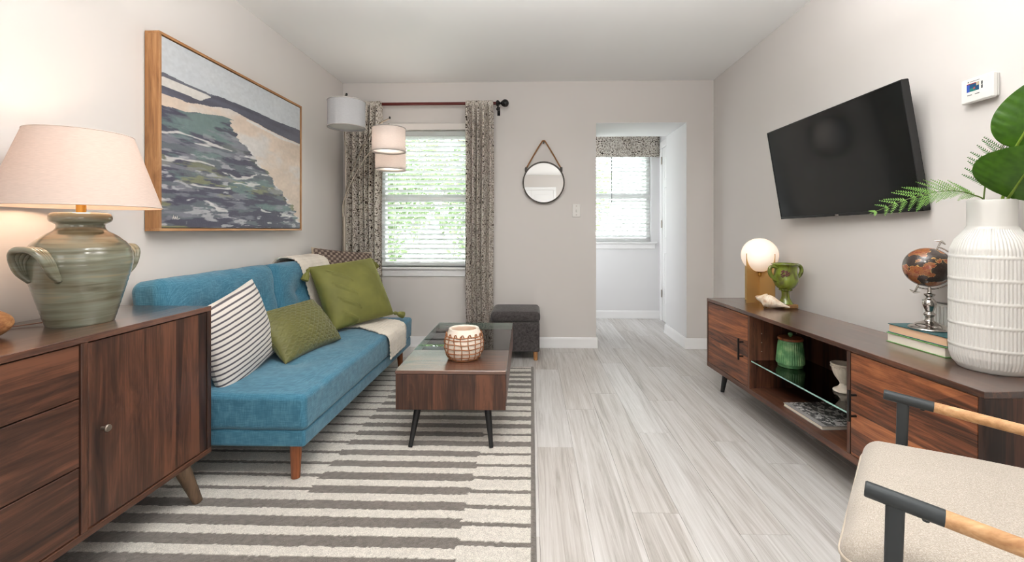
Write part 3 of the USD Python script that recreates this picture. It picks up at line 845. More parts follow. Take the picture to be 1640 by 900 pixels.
M['velvet'] = plain('green_velvet', (112, 112, 52), .7, bump=.12, bscale=300, vary=.22, vscale=7, sheen_weight=.5, sheen_roughness=.35, sheen_tint=lin((206, 212, 140)))
m, uv = pillow(.50, .47, .21, n=120, seed=8, ear=.04, wr=.005)
vv = m.vertices
for k in range(4):     # groups of stitched diagonal pleats along one side
    for j in range(3):
        cx_, cy_ = -.135 + .012 * j, .14 - .10 * k - .018 * j
        dx_, dy_ = .075, -.055
        t = np.clip(((uv[:, 0] - cx_) * dx_ + (uv[:, 1] - cy_) * dy_) / (dx_ ** 2 + dy_ ** 2), -.5, .9)
        dd = np.hypot(uv[:, 0] - cx_ - t * dx_, uv[:, 1] - cy_ - t * dy_)
        vv[:, 2] += np.where(uv[:, 2] < .5, .007 * np.exp(-(dd / .005) ** 2), 0)
vc = np.array((-1.262, 3.085, .640))
pv, ex, ey, ez = place_pillow('green_velvet_pillow', 'green velvet square pillow with corner tassels at the far end of the sofa', 'pillow', m, uv, vc, (.543, .837, .072), (-.43, .215, .875), M['velvet'])


def tassel(at, d, s=1.0):
    d = nrm(d)
    ref = nrm(np.cross(d, (.3, .5, .8)))
    pr = [(.003, 0), (.004, .006), (.010, .010), (.0115, .018), (.007, .026), (.009, .032), (.016, .045), (.019, .07), (.015, .074)]
    m = lathe([(a * s, b * s) for a, b in pr], 40)
    v = m.vertices
    a = np.arctan2(v[:, 1], v[:, 0])
    v[:, :2] *= 1 + (.10 * np.sin(a * 13))[:, None] * (v[:, 2:3] > .03 * s)
    return frame_to(m, at, ref, np.cross(d, ref), d)


for sx, sy, dd in ((-1, 1, (-.15, -.5, -1)), (1, -1, (.55, .5, -.25)), (-1, -1, (-.2, -.6, -.1)), (1, 1, (.3, .5, -.8))):
    at = ex * (sx * .246) + ey * (sy * .231)
    if (sx, sy) == (1, -1):
        at = at + np.array([0, 0, .01])
    obj('tassel', tassel(at, dd, 1.25), M['velvet'], pv, smooth=True)

# brown waffle pillow behind it: basket-weave relief
m, uv = pillow(.50, .46, .15, n=150, seed=11, ear=.06, wr=.004)
q = .021
ci, cj = np.floor(uv[:, 0] / q), np.floor(uv[:, 1] / q)
par = (ci + cj) % 2
lx, ly = uv[:, 0] / q - ci - .5, uv[:, 1] / q - cj - .5
hgt = np.where(par < .5, np.cos(lx * PI * .98), np.cos(ly * PI * .98))
envp = np.clip((.25 - np.abs(uv[:, 0])) / .03, 0, 1) * np.clip((.23 - np.abs(uv[:, 1])) / .03, 0, 1)
m.vertices[:, 2] += np.where(uv[:, 2] > .5, -1, 1) * .006 * (hgt - .5) * envp
cc = np.where((par < .5)[:, None], np.array(lin((134, 118, 106))), np.array(lin((80, 66, 60)))) * (.75 + .5 * np.clip(hgt, 0, 1))[:, None]
cc = np.where((np.minimum(.25 - np.abs(uv[:, 0]), .23 - np.abs(uv[:, 1])) < .012)[:, None], np.array(lin((176, 160, 140))), cc)
M['waffle'] = printed('waffle_weave', .9, bump=.3, bscale=400)
place_pillow('brown_woven_pillow', 'brown basket-weave pillow behind the green velvet pillow', 'pillow', m, cc, (-1.478, 3.425, .700), (.659, .742, -.119), (-.17, .24, .96), M['waffle'])

# ================================================================== knitted throw over the back and seat
M['knit'] = plain('cream_knit', (212, 203, 190), .95, bump=.5, bscale=420, vary=.08, vscale=14, sheen_weight=.3)


def make_throw():
    path = spline([(-1.742, .74), (-1.742, .83), (-1.725, .872), (-1.690, .892), (-1.640, .893), (-1.590, .880), (-1.550, .840), (-1.525, .76), (-1.49, .56), (-1.475, .45), (-1.44, .412), (-1.36, .407), (-1.22, .412), (-1.07, .409), (-.985, .401), (-.945, .386), (-.928, .355), (-.925, .30), (-.923, .235)], 12)
    seg = np.linalg.norm(np.diff(path, axis=0), axis=1)
    s = np.concatenate([[0], np.cumsum(seg)])
    ss = np.linspace(0, s[-1], 300)
    X, Z = np.interp(ss, s, path[:, 0]), np.interp(ss, s, path[:, 1])
    t = np.linspace(0, 1, 110)
    f = ss / s[-1]
    # left and right borders along the path
    yl = np.interp(f, [0, .30, .55, .72, .85, 1], [2.90, 2.92, 3.00, 3.00, 2.86, 2.85])
    yr = np.interp(f, [0, .30, .55, .72, .85, 1], [3.32, 3.32, 3.32, 3.30, 3.25, 3.20])
    Y = yl[:, None] + (yr - yl)[:, None] * t[None]
    P = np.stack([np.repeat(X[:, None], 110, 1), Y, np.repeat(Z[:, None], 110, 1)], -1)
    dX, dZ = np.gradient(X), np.gradient(Z)
    N = np.stack([-dZ, 0 * dX, dX], -1)
    N /= np.linalg.norm(N, axis=1, keepdims=True)
    N *= np.where(N[:, 2:3] < 0, 1, 1)
    w = (Y / .0155 + ss[:, None] / .03)
    zig = np.abs(((Y / .021) + .5 * np.abs((ss[:, None] / .024) % 1 - .5) * 2) % 1 - .5) * 2
    rel = .006 * (zig - .5)
    fold = .006 * np.sin(t * 15 + 1.5 * np.sin(ss * 5)[:, None]) * np.clip((f - .78) / .12, 0, 1)[:, None]
    P += N[:, None, :] * (rel + np.abs(fold) + .003)[..., None]
    P[..., 2] += np.where(f > .97, .01 * np.sin(t * 9), 0 * t)[...] if False else 0
    return sheet(P, .008)


m = make_throw()
obj('throw_blanket', m, M['knit'], smooth=True, label='cream knitted throw draped over the sofa back and seat edge', category='blanket')

# ================================================================== arc floor lamp
al = Thing('arc_floor_lamp', 'brushed metal arc floor lamp with three drum shades in the left corner', 'lamp', (-1.56, 3.63, 0))
P0 = np.array([-1.56, 3.63, 0.])
obj('base_plate', lathe([(.13, 0), (.13, .02), (.125, .026), (.02, .03)], 48), M['nickel'], al)
obj('pole', cat(tube([(0, 0, .02), (0, 0, 1.16)], .015, 16), tube([(0, 0, 1.14), (0, 0, 1.19)], .017, 16)), M['nickel'], al)
M['shade_off'] = shade_cloth('drum_linen_grey', (214, 214, 216), .35)
M['shade_on'] = shade_cloth('drum_linen_warm', (240, 232, 227), .42)
M['hem_grey'] = plain('drum_hem', (186, 180, 176), .8)
M['diffuser'] = mat('drum_diffuser', {'d': ('diffuse_bsdf', {'color': (.85, .84, .82)}), 't': ('translucent_bsdf', {'color': (.9, .88, .85)}), 'x': ('mix_closure', {'fac': .6})}, [('d.BSDF', 'x.closure1'), ('t.BSDF', 'x.closure2')], 'x.closure')
R, Hh = .127, .19
for k, (sx, sy, sz, lit) in enumerate([(-1.315, 3.10, 1.90, 0), (-1.120, 3.43, 1.785, 1), (-1.205, 3.74, 1.685, 1)]):
    ctr = np.array([sx, sy, sz]) - P0
    top = ctr + [0, 0, Hh / 2 + .035]
    d = top - [0, 0, 0]
    hor = np.array([top[0], top[1], 0])
    a = k * 2.1
    o = np.array([math.cos(a), math.sin(a), 0]) * .012
    if k == 0:
        pts = [o + [0, 0, 1.18], o + [0, 0, 1.45], o + [.0, -.01, 1.75], hor * .12 + [0, 0, 1.95], hor * .40 + [0, 0, top[2] + .075], hor * .75 + [0, 0, top[2] + .06], hor + [0, 0, top[2] + .01]]
    else:
        pts = [o + [0, 0, 1.18], o + [.0, 0, 1.30], hor * .14 + [0, 0, 1.18 + (top[2] - 1.18) * .46], hor * .45 + [0, 0, 1.18 + (top[2] - 1.18) * .80], hor * .78 + [0, 0, top[2] - .0], hor * 1.02 + [0, 0, top[2] + .04]]
    arm = obj('arm', tube(spline(pts, 14), .0055, 10), M['nickel'], al, smooth=True)
    obj('arm_tip', move(lathe([(.004, -.006), (.007, 0), (.007, .008), (.004, .014)], 16), *(pts[-1])), M['black_metal'], arm)
    sh = lathe([(R, -Hh / 2), (R, Hh / 2), (R - .003, Hh / 2), (R - .003, -Hh / 2), (R, -Hh / 2)], 64, cap=False)
    s_ = obj('drum_shade', move(sh, *ctr), M['shade_on' if lit else 'shade_off'], al, smooth=40, label='lit warm white drum shade' if lit else 'unlit grey-white drum shade')
    for zz in (-Hh / 2 + .003, Hh / 2 - .003):
        obj('trim_band', move(tube([(R * math.cos(b), R * math.sin(b), zz) for b in np.linspace(0, 2 * PI, 65)[:-1]], .004, 6, True), *ctr), M['hem_grey'], s_, smooth=True)
    obj('diffuser', move(lathe([(R - .006, -Hh / 2 + .012), (R - .006, -Hh / 2 + .016)], 48), *ctr), M['diffuser'], s_)
    obj('socket_stem', move(cat(tube([(0, 0, -.02), (0, 0, Hh / 2 + .035)], .006, 10), *[tube([(0, 0, Hh / 2 - .012), ((R - .003) * math.cos(b), (R - .003) * math.sin(b), Hh / 2 - .012)], .002, 6) for b in (0, 2.1, 4.2)]), *ctr), M['nickel'], s_)
    if lit:
        lamp_light(al, ctr + [0, 0, -.02], .035, 17.0, (1, .91, .83))

# ================================================================== curtains and rod
M['tweed'] = mat('tweed_curtain', {
    'a': ('attribute', {'attribute': 'pat'}),
    'm': ('mapping', {'scale': (1 / .0050, 1 / .0130, 1)}), 'fl': ('vector_math', {'math_type': 'floor'}), 'w': ('white_noise_texture', {'dimensions': '2D'}),
    'm2': ('mapping', {'scale': (1 / .0115, 1 / .0052, 1), 'location': (3.3, 7.1, 0)}), 'fl2': ('vector_math', {'math_type': 'floor'}), 'w2': ('white_noise_texture', {'dimensions': '2D'}),
    'm3': ('mapping', {'scale': (70, 9, 1)}), 'n': ('noise_texture', {'scale': 1.0, 'detail': 2.0}),
    's': ('math', {'math_type': 'add'}), 's2': ('math', {'math_type': 'multiply_add', 'value2': .5}), 's3': ('math', {'math_type': 'multiply', 'value2': .462}),
    'r': ('rgb_ramp', {'ramp': [(.0, lin((44, 38, 36))), (.30, lin((58, 50, 46))), (.37, lin((104, 92, 82))), (.43, lin((150, 137, 124))), (.49, lin((196, 186, 173))), (.58, lin((216, 208, 198))), (1, lin((230, 225, 217)))]}),
    'bp': ('bump', {'strength': .3, 'distance': .002}), 'd': ('principled_bsdf', {'roughness': .95, 'specular_ior_level': .1}), 'tr': ('translucent_bsdf', {}), 'x': ('mix_closure', {'fac': .15})},
    [('a.vector', 'm.vector'), ('m.vector', 'fl.vector1'), ('fl.vector', 'w.vector'), ('a.vector', 'm2.vector'), ('m2.vector', 'fl2.vector1'), ('fl2.vector', 'w2.vector'), ('a.vector', 'm3.vector'), ('m3.vector', 'n.vector'),
     ('w.value', 's.value1'), ('w2.value', 's.value2'), ('n.fac', 's2.value1'), ('s.value', 's2.value3'), ('s2.value', 's3.value1'), ('s3.value', 'r.fac'), ('r.color', 'd.base_color'), ('r.color', 'tr.color'), ('s2.value', 'bp.height'), ('bp.normal', 'd.normal'), ('d.BSDF', 'x.closure1'), ('tr.BSDF', 'x.closure2')], 'x.closure')
YC, ZR = 3.95, 2.217


def curtain(x0, x1, z0, folds, seed, label):
    nu, nv = 160, 90
    t = np.linspace(0, 1, nu)
    zz = np.concatenate([np.linspace(ZR + .022, ZR - .06, 16), np.linspace(ZR - .07, z0, nv - 16)])
    T, Z = np.meshgrid(t, zz, indexing='ij')
    down = np.clip((ZR - Z) / 2.1, 0, 1)
    ph = 2 * PI * folds * (T + .03 * np.sin(T * 9 + seed) + .015 * np.sin(Z * 2.3 + T * 5 + seed))
    amp = .020 + .024 * np.sqrt(down)
    gath = np.exp(-((Z - ZR) / .05) ** 2)
    Y = YC - .005 - amp * (1 - .55 * gath) * np.sin(ph) + .006 * np.sin(T * 40 + seed) * np.exp(-((Z - ZR) / .12) ** 2)
    X = x0 + (x1 - x0) * T + .008 * np.sin(ph * 2) * down + .012 * (down - .3) * np.sin(seed + Z * 2)
    Y = np.where(np.abs(Z - ZR) < .018, np.minimum(Y, YC - .017), Y)
    P = np.stack([X, Y, Z], -1)
    arc = np.concatenate([[0], np.cumsum(np.hypot(np.diff(P[:, -1, 0]), np.diff(P[:, -1, 1])))])
    pat = np.stack([np.repeat(arc[:, None], nv, 1), Z, 0 * Z], -1).reshape(-1, 3)
    return sheet(P, .003), np.vstack([pat, pat])


rodt = Thing('curtain_rod', 'dark red curtain rod with black ball finials above the window', 'curtain rod', (-1.0, YC, ZR))
M['rod'] = plain('red_rod', (96, 34, 30), .3, .3)
obj('rod', tube([(-1.70, YC, ZR), (-.318, YC, ZR)], .0135, 16), M['rod'], rodt, world=True)
for x, s in ((-.318, 1), (-1.70, -1)):
    if s < 0:
        obj('end_cap', frame_to(lathe([(.016, 0), (.016, .012)], 24), np.array([x, YC, ZR]) - rodt.loc, (0, 1, 0), (0, 0, 1), (-1, 0, 0)), M['gloss_black'], rodt)
        continue
    fin = lathe(spline([(.0, 0), (.018, .001), (.027, .012), (.027, .022), (.014, .034), (.010, .042), (.018, .05), (.031, .068), (.034, .085), (.028, .103), (.012, .114), (.0, .116)], 6), 32, cap=False)
    obj('finial', frame_to(fin, np.array([x, YC, ZR]) - rodt.loc, (0, 0, 1), (0, 1, 0), (1, 0, 0)), M['gloss_black'], rodt, smooth=True)
    obj('bracket', cat(tube([(x + .018, YC, ZR - .02), (x + .018, YC + .02, ZR - .045), (x + .018, YB - .004, ZR - .05)], .007, 10), move(trimesh.creation.icosphere(2, .016), x + .018, YC - .002, ZR - .052), bx(x + .005, x + .031, YB - .006, YB, ZR - .09, ZR - .01, .002)), M['gloss_black'], rodt, world=True)
for nm, (x0, x1, fo, sd, lb) in {'a': (-1.672, -1.352, 6, 1.0, 'black and cream tweed curtain behind the arc floor lamp'), 'b': (-.588, -.338, 5, 2.6, 'black and cream tweed curtain between the window and the round mirror')}.items():
    m, pat = curtain(x0, x1, .03, fo, sd, lb)
    obj('curtain', m, M['tweed'], col=pat, label=lb, category='curtain')
# valance of the nook window
nx = np.linspace(.36, 1.545, 60)
zz = np.linspace(2.285, 1.955, 24)
X, Z = np.meshgrid(nx, zz, indexing='ij')
Y = np.where(X > 1.50, YN - .06 + (X - 1.50) * .6, YN - .062 + .006 * np.sin(X * 42) * np.clip((2.285 - Z) / .3, 0, 1))
P = np.stack([X, Y, Z], -1)
pat = np.stack([X, Z, 0 * X], -1).reshape(-1, 3)
obj('valance', sheet(P, .004), M['tweed'], col=np.vstack([pat, pat]), label='grey tweed valance above the nook window blind', category='valance')

# ================================================================== round mirror and switch
mr = Thing('round_mirror', 'round metal framed mirror hung by a rope strap on the back wall', 'mirror', (.112, YB, 1.51))
M['mirror'] = mat('mirror_glass', {'g': ('glossy_bsdf', {'color': (.86, .87, .87), 'roughness': .0})}, [], 'g.BSDF')
M['rope'] = plain('tan_rope', (150, 108, 70), .8, bump=.8, bscale=300)
M['iron'] = plain('dark_iron', (62, 58, 54), .4, .7)
Rm = .192
fr = lathe([(Rm, .002), (Rm, .034), (Rm - .012, .034), (Rm - .012, .012), (Rm - .012, .002), (Rm, .002)], 96, cap=False)
to_wall = lambda m: frame_to(m, (0, 0, 0), (1, 0, 0), (0, 0, 1), (0, -1, 0))
obj('frame', to_wall(fr), M['iron'], mr, smooth=40)
obj('mirror_glass', to_wall(lathe([(Rm - .0125, .004), (Rm - .0125, .022)], 96)), M['mirror'], mr, smooth=30)
hooks = []
for s in (-1, 1):
    hooks.append(rot(bx(s * .160 - .010, s * .160 + .010, -.038, -.006, .098, .138, .003), 0, [0, 1, 0]))
obj('strap_mount', cat(hooks), M['iron'], mr)
obj('rope_strap', tube(spline([(-.160, -.022, .128), (-.09, -.024, .25), (-.018, -.026, .368), (0, -.026, .380), (.018, -.026, .368), (.09, -.024, .25), (.160, -.022, .128)], 10), .0065, 10), M['rope'], mr, smooth=True)
obj('peg', tube([(0, 0, .366), (0, -.035, .368)], .007, 12), M['iron'], mr)
sw = Thing('light_switch', 'white light switch plate beside the doorway on the back wall', 'light switch', (.412, YB, 1.256))
obj('plate', bx(-.037, .037, -.007, 0, -.06, .06, .003), M['white_plastic'], sw)
obj('toggle', rot(bx(-.006, .006, -.020, -.005, -.012, .012, .003), .3, [1, 0, 0]), M['white_plastic'], sw)
obj('screw', cat([frame_to(lathe([(.004, 0), (.004, .002)], 12), (0, -.006, z), (1, 0, 0), (0, 0, 1), (0, -1, 0)) for z in (-.04, .04)]), M['nickel'], sw)

# ================================================================== ottoman
M['charcoal'] = weave('charcoal_linen', (48, 44, 45), (92, 87, 86), scale=380, sheen=.2, bump=.4)
ot = Thing('ottoman', 'charcoal grey square ottoman with wooden feet under the mirror', 'ottoman', (-.132, 3.815, 0))
b = softbox(.40, .39, .245, .016, (8, 8, 8), 3); b.apply_translation([0, 0, .195])
obj('body', b, M['charcoal'], ot, smooth=True)
t = softbox(.412, .402, .09, .035, (16, 16, 3), 4)
t.vertices[:, 2] += np.clip(t.vertices[:, 2] / .045, 0, 1) * .006 * (1 - (t.vertices[:, 0] / .206) ** 2) * (1 - (t.vertices[:, 1] / .2) ** 2)
t.apply_translation([0, 0, .358])
obj('cushion_lid', t, M['charcoal'], ot, smooth=True)
for sx in (-1, 1):
    for sy in (-1, 1):
        obj('foot', cone((sx * .165, sy * .16, .078), (sx * .168, sy * .163, 0), .020, .016, 16), M['frame_z'], ot)

# ================================================================== coffee table
ct = Thing('coffee_table', 'walnut coffee table with a glass end and black legs on the rug', 'coffee table', (-.403, 2.70, 0), .012)
cw, cl_, cz0, cz1 = .2725, .555, .197, .392
sp_ = -.185     # where the wood ends and the glass begins
obj('top_board', bx(-cw, cw, -cl_, sp_, cz1 - .018, cz1, .0015), M['wal_x'], ct)
obj('front_panel', bx(-cw + .002, cw - .002, -cl_ + .002, -cl_ + .022, cz0 + .002, cz1 - .0195, .0012), M['wal_z'], ct)
obj('bottom_board', bx(-cw + .003, cw - .003, -cl_ + .0225, sp_, cz0, cz0 + .015, .0015), M['wal_x'], ct)
obj('side_panel', bx(cw - .018, cw, -cl_ + .0225, cl_, cz0 + .0155, cz1 - .0185, .0012), M['wal_y'], ct)
obj('side_panel', bx(-cw, -cw + .018, -cl_ + .0225, sp_, cz0 + .0155, cz1 - .0185, .0012), M['wal_y'], ct)
obj('back_panel', bx(-cw + .018, cw - .018, sp_ - .018, sp_, cz0 + .0155, cz1 - .0185), M['wal_x'], ct)
M['table_glass'] = pane_glass('table_glass_clear', (.96, .98, .97), 1.65)
M['glass_edge'] = plain('glass_edge_green', (150, 188, 178), .15, transmission_weight=.0)
g = obj('glass_top', bx(-cw, cw, sp_ + .001, cl_, cz1 - .010, cz1), M['table_glass'], ct, smooth=False)
e = .0014
obj('glass_edge', cat(bx(-cw - e, -cw, sp_, cl_ + e, cz1 - .0095, cz1 - .0005), bx(-cw, cw, cl_, cl_ + e, cz1 - .0095, cz1 - .0005)), M['glass_edge'], g, smooth=False)
for sx in (-1, 1):
    obj('leg', cone((sx * .175, -.48, cz0), (sx * .200, -.545, .012), .019, .010, 16), M['black_metal'], ct)
    obj('leg', cone((sx * .20, .47, cz1 - .010 if sx < 0 else cz0 + .02), (sx * .208, .535, .012), .019 if sx > 0 else .014, .010, 16), M['black_metal'], ct)

# woven-net pot
pb = Thing('rope_net_pot', 'white ceramic candle pot in a brown rattan net on the coffee table', 'pot', (-.362, 2.36, cz1))
M['stone'] = plain('matte_white_ceramic', (232, 220, 206), .6, bump=.1, bscale=80)
M['rattan'] = plain('brown_rattan', (148, 96, 60), .6, vary=.2, vscale=60)
prof = spline([(.066, .001), (.078, .006), (.096, .04), (.102, .078), (.098, .115), (.086, .145), (.081, .158), (.078, .163), (.070, .162), (.066, .152), (.076, .12), (.078, .115)], 6)
obj('pot', lathe(prof, 64, cap=True), M['stone'], pb, smooth=True)
M['wax'] = plain('amber_wax', (176, 122, 74), .4)
obj('wax', lathe([(.074, .105), (.074, .128)], 48), M['wax'], pb)
pr = np.array(spline([(.066, .001), (.078, .006), (.096, .04), (.102, .078), (.098, .115), (.086, .145)], 10))


def pot_r(z):
    return np.interp(z, pr[:, 1], pr[:, 0])


net = []
nst = 16
for k in range(nst):
    a = 2 * PI * k / nst
    zs = np.linspace(.004, .136, 22)
    rr = pot_r(zs) + .003 + .0018 * np.cos(np.arange(22) * PI / 3.5 + k * PI)
    aa = a + .045 * np.sin(zs * 40 + k)
    net.append(tube(np.stack([rr * np.cos(aa), rr * np.sin(aa), zs], 1), .0026, 7))
    top = [((pot_r(.134) + .004) * math.cos(a + b), (pot_r(.134) + .004) * math.sin(a + b), z) for b, z in ((0, .130), (.03, .141), (.10, .142), (.15, .131), (.17, .124))]
    net.append(tube(top, .0026, 7))
for j, z in enumerate((.004, .010, .022, .044, .068, .092, .114, .127)):
    aa = np.linspace(0, 2 * PI, 81)[:-1]
    rr = pot_r(z) + .003 - .0018 * np.cos(aa * nst / 2 + j * PI)
    net.append(tube(np.stack([rr * np.cos(aa), rr * np.sin(aa), z + .0012 * np.sin(aa * 5 + j)], 1), .0026, 7, True))
obj('rattan_net', cat(net), M['rattan'], pb, smooth=True)

# ================================================================== media console on the right
U0, URZ = np.array([1.293, 1.293, 0]), math.radians(3.52)
uc, us = math.cos(URZ), math.sin(URZ)


def U(x, y, z=0.0):
    return np.array([U0[0] + x * uc - y * us, U0[1] + x * us + y * uc, z])


mc = Thing('media_console', 'long red walnut media console with an open glass shelf along the right wall', 'media console', U0, URZ)
UD, UL, UZ0, UZ1 = .345, 1.725, .163, .62
obj('top', bx(0, UD, 0, UL, UZ1 - .02, UZ1, .0015), M['wal_top'], mc)
obj('bottom_board', bx(0.001, UD, 0, UL, UZ0, UZ0 + .03, .0015), M['wal_y'], mc)
for ya, yb, nm in ((0, .018, 'side_panel'), (.490, .508, 'divider'), (1.208, 1.226, 'divider'), (UL - .018, UL, 'side_panel')):
    obj(nm, bx(.001, UD - .012, ya, yb, UZ0 + .03, UZ1 - .02, .0012), M['wal_z'], mc)
obj('back_panel', bx(UD - .012, UD, .018, UL - .018, UZ0 + .03, UZ1 - .02), M['wal_z'], mc)
for ya, yb, hy in ((.0205, .4875, .462), (1.2285, UL - .0205, 1.275)):
    d = obj('door', bx(.002, .020, ya, yb, UZ0 + .033, UZ1 - .0235, .0012), M['walr_y'], mc)
    obj('handle', cat(bx(-.030, -.021, hy - .0045, hy + .0045, .335, .458, .001), bx(-.022, .002, hy - .0035, hy + .0035, .352, .359), bx(-.022, .002, hy - .0035, hy + .0035, .434, .441)), M['black_metal'], d)
M['shelf_glass'] = pane_glass('smoked_shelf_glass', (.80, .84, .83), 1.75)
SZ = .350
g = obj('glass_shelf', bx(.012, UD - .014, .5085, 1.2075, SZ - .008, SZ), M['shelf_glass'], mc, smooth=False)
obj('glass_edge', bx(.0108, .012, .5085, 1.2075, SZ - .0075, SZ - .0005), M['glass_edge'], g, smooth=False)
obj('peg_hole', cat([frame_to(lathe([(.0035, 0), (.0035, .0012)], 10), (x, 1.2078, z), (1, 0, 0), (0, 0, 1), (0, -1, 0)) for x in (.07, .27) for z in (.40, .45, .50)]), M['nickel'], mc)
for x, y, dx, dy in ((.085, 1.63, -.0, .05), (.27, 1.63, .02, .05), (.085, .095, -.0, -.05), (.27, .095, .02, -.05), (.26, .80, -.0, .0)):
    obj('leg', cone((x, y, UZ0), (x + dx, y + dy, 0), .020, .012, 16), M['black_metal'], mc)

# globe lamp
gl = Thing('globe_lamp', 'glowing white globe lamp on crossed brass fins on the media console', 'lamp', U(.2595, 1.547, UZ1), math.radians(22))
M['opal'] = mat('lit_opal_glass', {'e': ('emission', {'color': lin((255, 216, 180)), 'strength': .36}), 'g': ('principled_bsdf', {'base_color': (.9, .88, .85), 'roughness': .25}), 'x': ('add_closure', {})}, [('e.emission', 'x.closure1'), ('g.BSDF', 'x.closure2')], 'x.closure')
GR, GZ = .1075, .300
obj('globe', move(trimesh.creation.icosphere(4, GR), 0, 0, GZ), M['opal'], gl, smooth=True)
pl_ = sbox(-.1105, 0, .1105, GZ + .012).difference(Polygon([((GR + .0015) * math.cos(a), GZ + (GR + .0015) * math.sin(a)) for a in np.linspace(0, 2 * PI, 73)[:-1]]))
pl_ = max(pl_.geoms, key=lambda g_: g_.area) if hasattr(pl_, 'geoms') else pl_
M['gold'] = plain('gold_leaf_metal', (196, 160, 104), .45, .6, bump=.05)
f1 = prism(pl_, -.0022, .0022)
obj('fin', f1, M['gold'], gl)
obj('fin', rot(f1, PI / 2, [0, 0, 1]), M['gold'], gl)
obj('socket', move(lathe([(.012, -.135), (.016, -.13), (.016, -.112), (.030, -.104)], 24), 0, 0, GZ), M['brass'], gl)

# green urn
ur = Thing('green_urn', 'glossy green two-handled urn on the media console beside the globe lamp', 'urn', (1.508, 2.655, UZ1), math.radians(12))
M['greenglaze'] = mat('green_majolica', {
    't': ('texture_coordinate', {}), 'n': ('noise_texture', {'scale': 22.0, 'detail': 4.0, 'distortion': .8}), 'm': ('mapping', {'scale': (1, 1, .6)}),
    'r': ('rgb_ramp', {'ramp': [(.28, lin((70, 56, 22))), (.42, lin((92, 98, 28))), (.55, lin((112, 128, 36))), (.75, lin((140, 150, 62)))]}), 'p': ('principled_bsdf', {'roughness': .15, 'coat_weight': .6})},
    [('t.object', 'm.vector'), ('m.vector', 'n.vector'), ('n.fac', 'r.fac'), ('r.color', 'p.base_color')])
prof = spline([(.030, .022), (.040, .024), (.034, .036), (.023, .056), (.021, .082), (.024, .098), (.032, .104), (.030, .110), (.044, .118), (.060, .140), (.066, .165), (.063, .195), (.060, .225), (.062, .242), (.073, .254), (.077, .258), (.074, .262), (.066, .259), (.056, .235), (.055, .17), (.03, .14)], 6)
obj('bowl', lathe(prof, 64), M['greenglaze'], ur, smooth=True)
M['terracotta'] = plain('glazed_brown_foot', (128, 92, 50), .3, vary=.25, vscale=30)
obj('plinth', bx(-.047, .047, -.047, .047, 0, .024, .004), M['terracotta'], ur)
beads = [frame_to(trimesh.creation.icosphere(1, .0052), (.031 * math.cos(a), .031 * math.sin(a), .107), (1, 0, 0), (0, 1, 0), (0, 0, 1)) for a in np.linspace(0, 2 * PI, 19)[:-1]]
obj('beading', cat(beads), M['greenglaze'], ur, smooth=True)
for s in (-1, 1):
    pts = [(s * .060, 0, .236), (s * .085, 0, .246), (s * .104, 0, .238), (s * .108, 0, .214), (s * .096, 0, .190), (s * .078, 0, .176), (s * .076, 0, .166), (s * .064, 0, .160)]
    obj('handle', tube(spline(pts, 8), np.interp(np.linspace(0, 1, 57), [0, .5, 1], [.009, .0115, .009]), 10), M['greenglaze'], ur, smooth=True)
M['sprig'] = plain('brown_relief', (104, 62, 50), .35)
sprig = []
for k in range(16):
    a = -PI / 2 - .5 + (k % 8) * .075 + .10 * RNG.random()
    z = .185 + .026 * RNG.random() + (.012 if k > 7 else 0)
    sprig.append(frame_to(trimesh.creation.icosphere(1, 1.0), (.0645 * math.cos(a - .55), .0645 * math.sin(a - .55), z), np.array([-math.sin(a), math.cos(a), .4]) * .009, np.array([math.cos(a), math.sin(a), 0]) * .0035, np.array([0, -.3, 1]) * .005))
obj('flower_relief', cat(sprig), M['sprig'], ur, smooth=True)

# conch shell
cs_ = Thing('conch_shell', 'cream conch shell lying before the green urn on the media console', 'shell', (1.402, 2.640, UZ1))
M['shellm'] = mat('shell_cream', {'t': ('texture_coordinate', {}), 'n': ('noise_texture', {'scale': 30.0, 'detail': 4.0}), 'r': ('rgb_ramp', {'ramp': [(.3, lin((196, 150, 112))), (.45, lin((226, 205, 180))), (.7, lin((240, 230, 214)))]}), 'p': ('principled_bsdf', {'roughness': .35})},
                  [('t.object', 'n.vector'), ('n.fac', 'r.fac'), ('r.color', 'p.base_color')])
na, ns = 64, 80
A, S = np.meshgrid(np.arange(na + 1) / na * 2 * PI, np.linspace(0, 1, ns), indexing='ij')
rp = np.interp(S, [0, .06, .12, .2, .28, .36, .5, .7, .85, 1], [.002, .014, .018, .030, .040, .047, .043, .024, .011, .004])
rp = rp * (1 + .10 * np.sin(A - S * 26) * (S < .36) + .16 * np.exp(-((S - .31) / .035) ** 2) * np.maximum(0, np.sin(A * 7)) ** 2)
rp *= 1 + .03 * np.sin(S * 150) * (S > .3)
gap = np.exp(-((np.mod(A + 1.9, 2 * PI) - PI) / .30) ** 2) * np.clip((S - .30) / .1, 0, 1) * np.clip((1 - S) / .08, 0, 1)
rp *= 1 - .62 * gap
P = np.stack([.185 * S - .075, rp * np.cos(A), rp * np.sin(A) * .85], -1)
sh_ = sheet(P[:, :])
sh_.apply_transform(trimesh.transformations.rotation_matrix(math.radians(14), [0, 1, 0]))
sh_.apply_transform(trimesh.transformations.rotation_matrix(math.radians(-37), [0, 0, 1]))
sh_.apply_translation([0, 0, -sh_.bounds[0, 2]])
obj('whorl', sh_, M['shellm'], cs_, smooth=True)

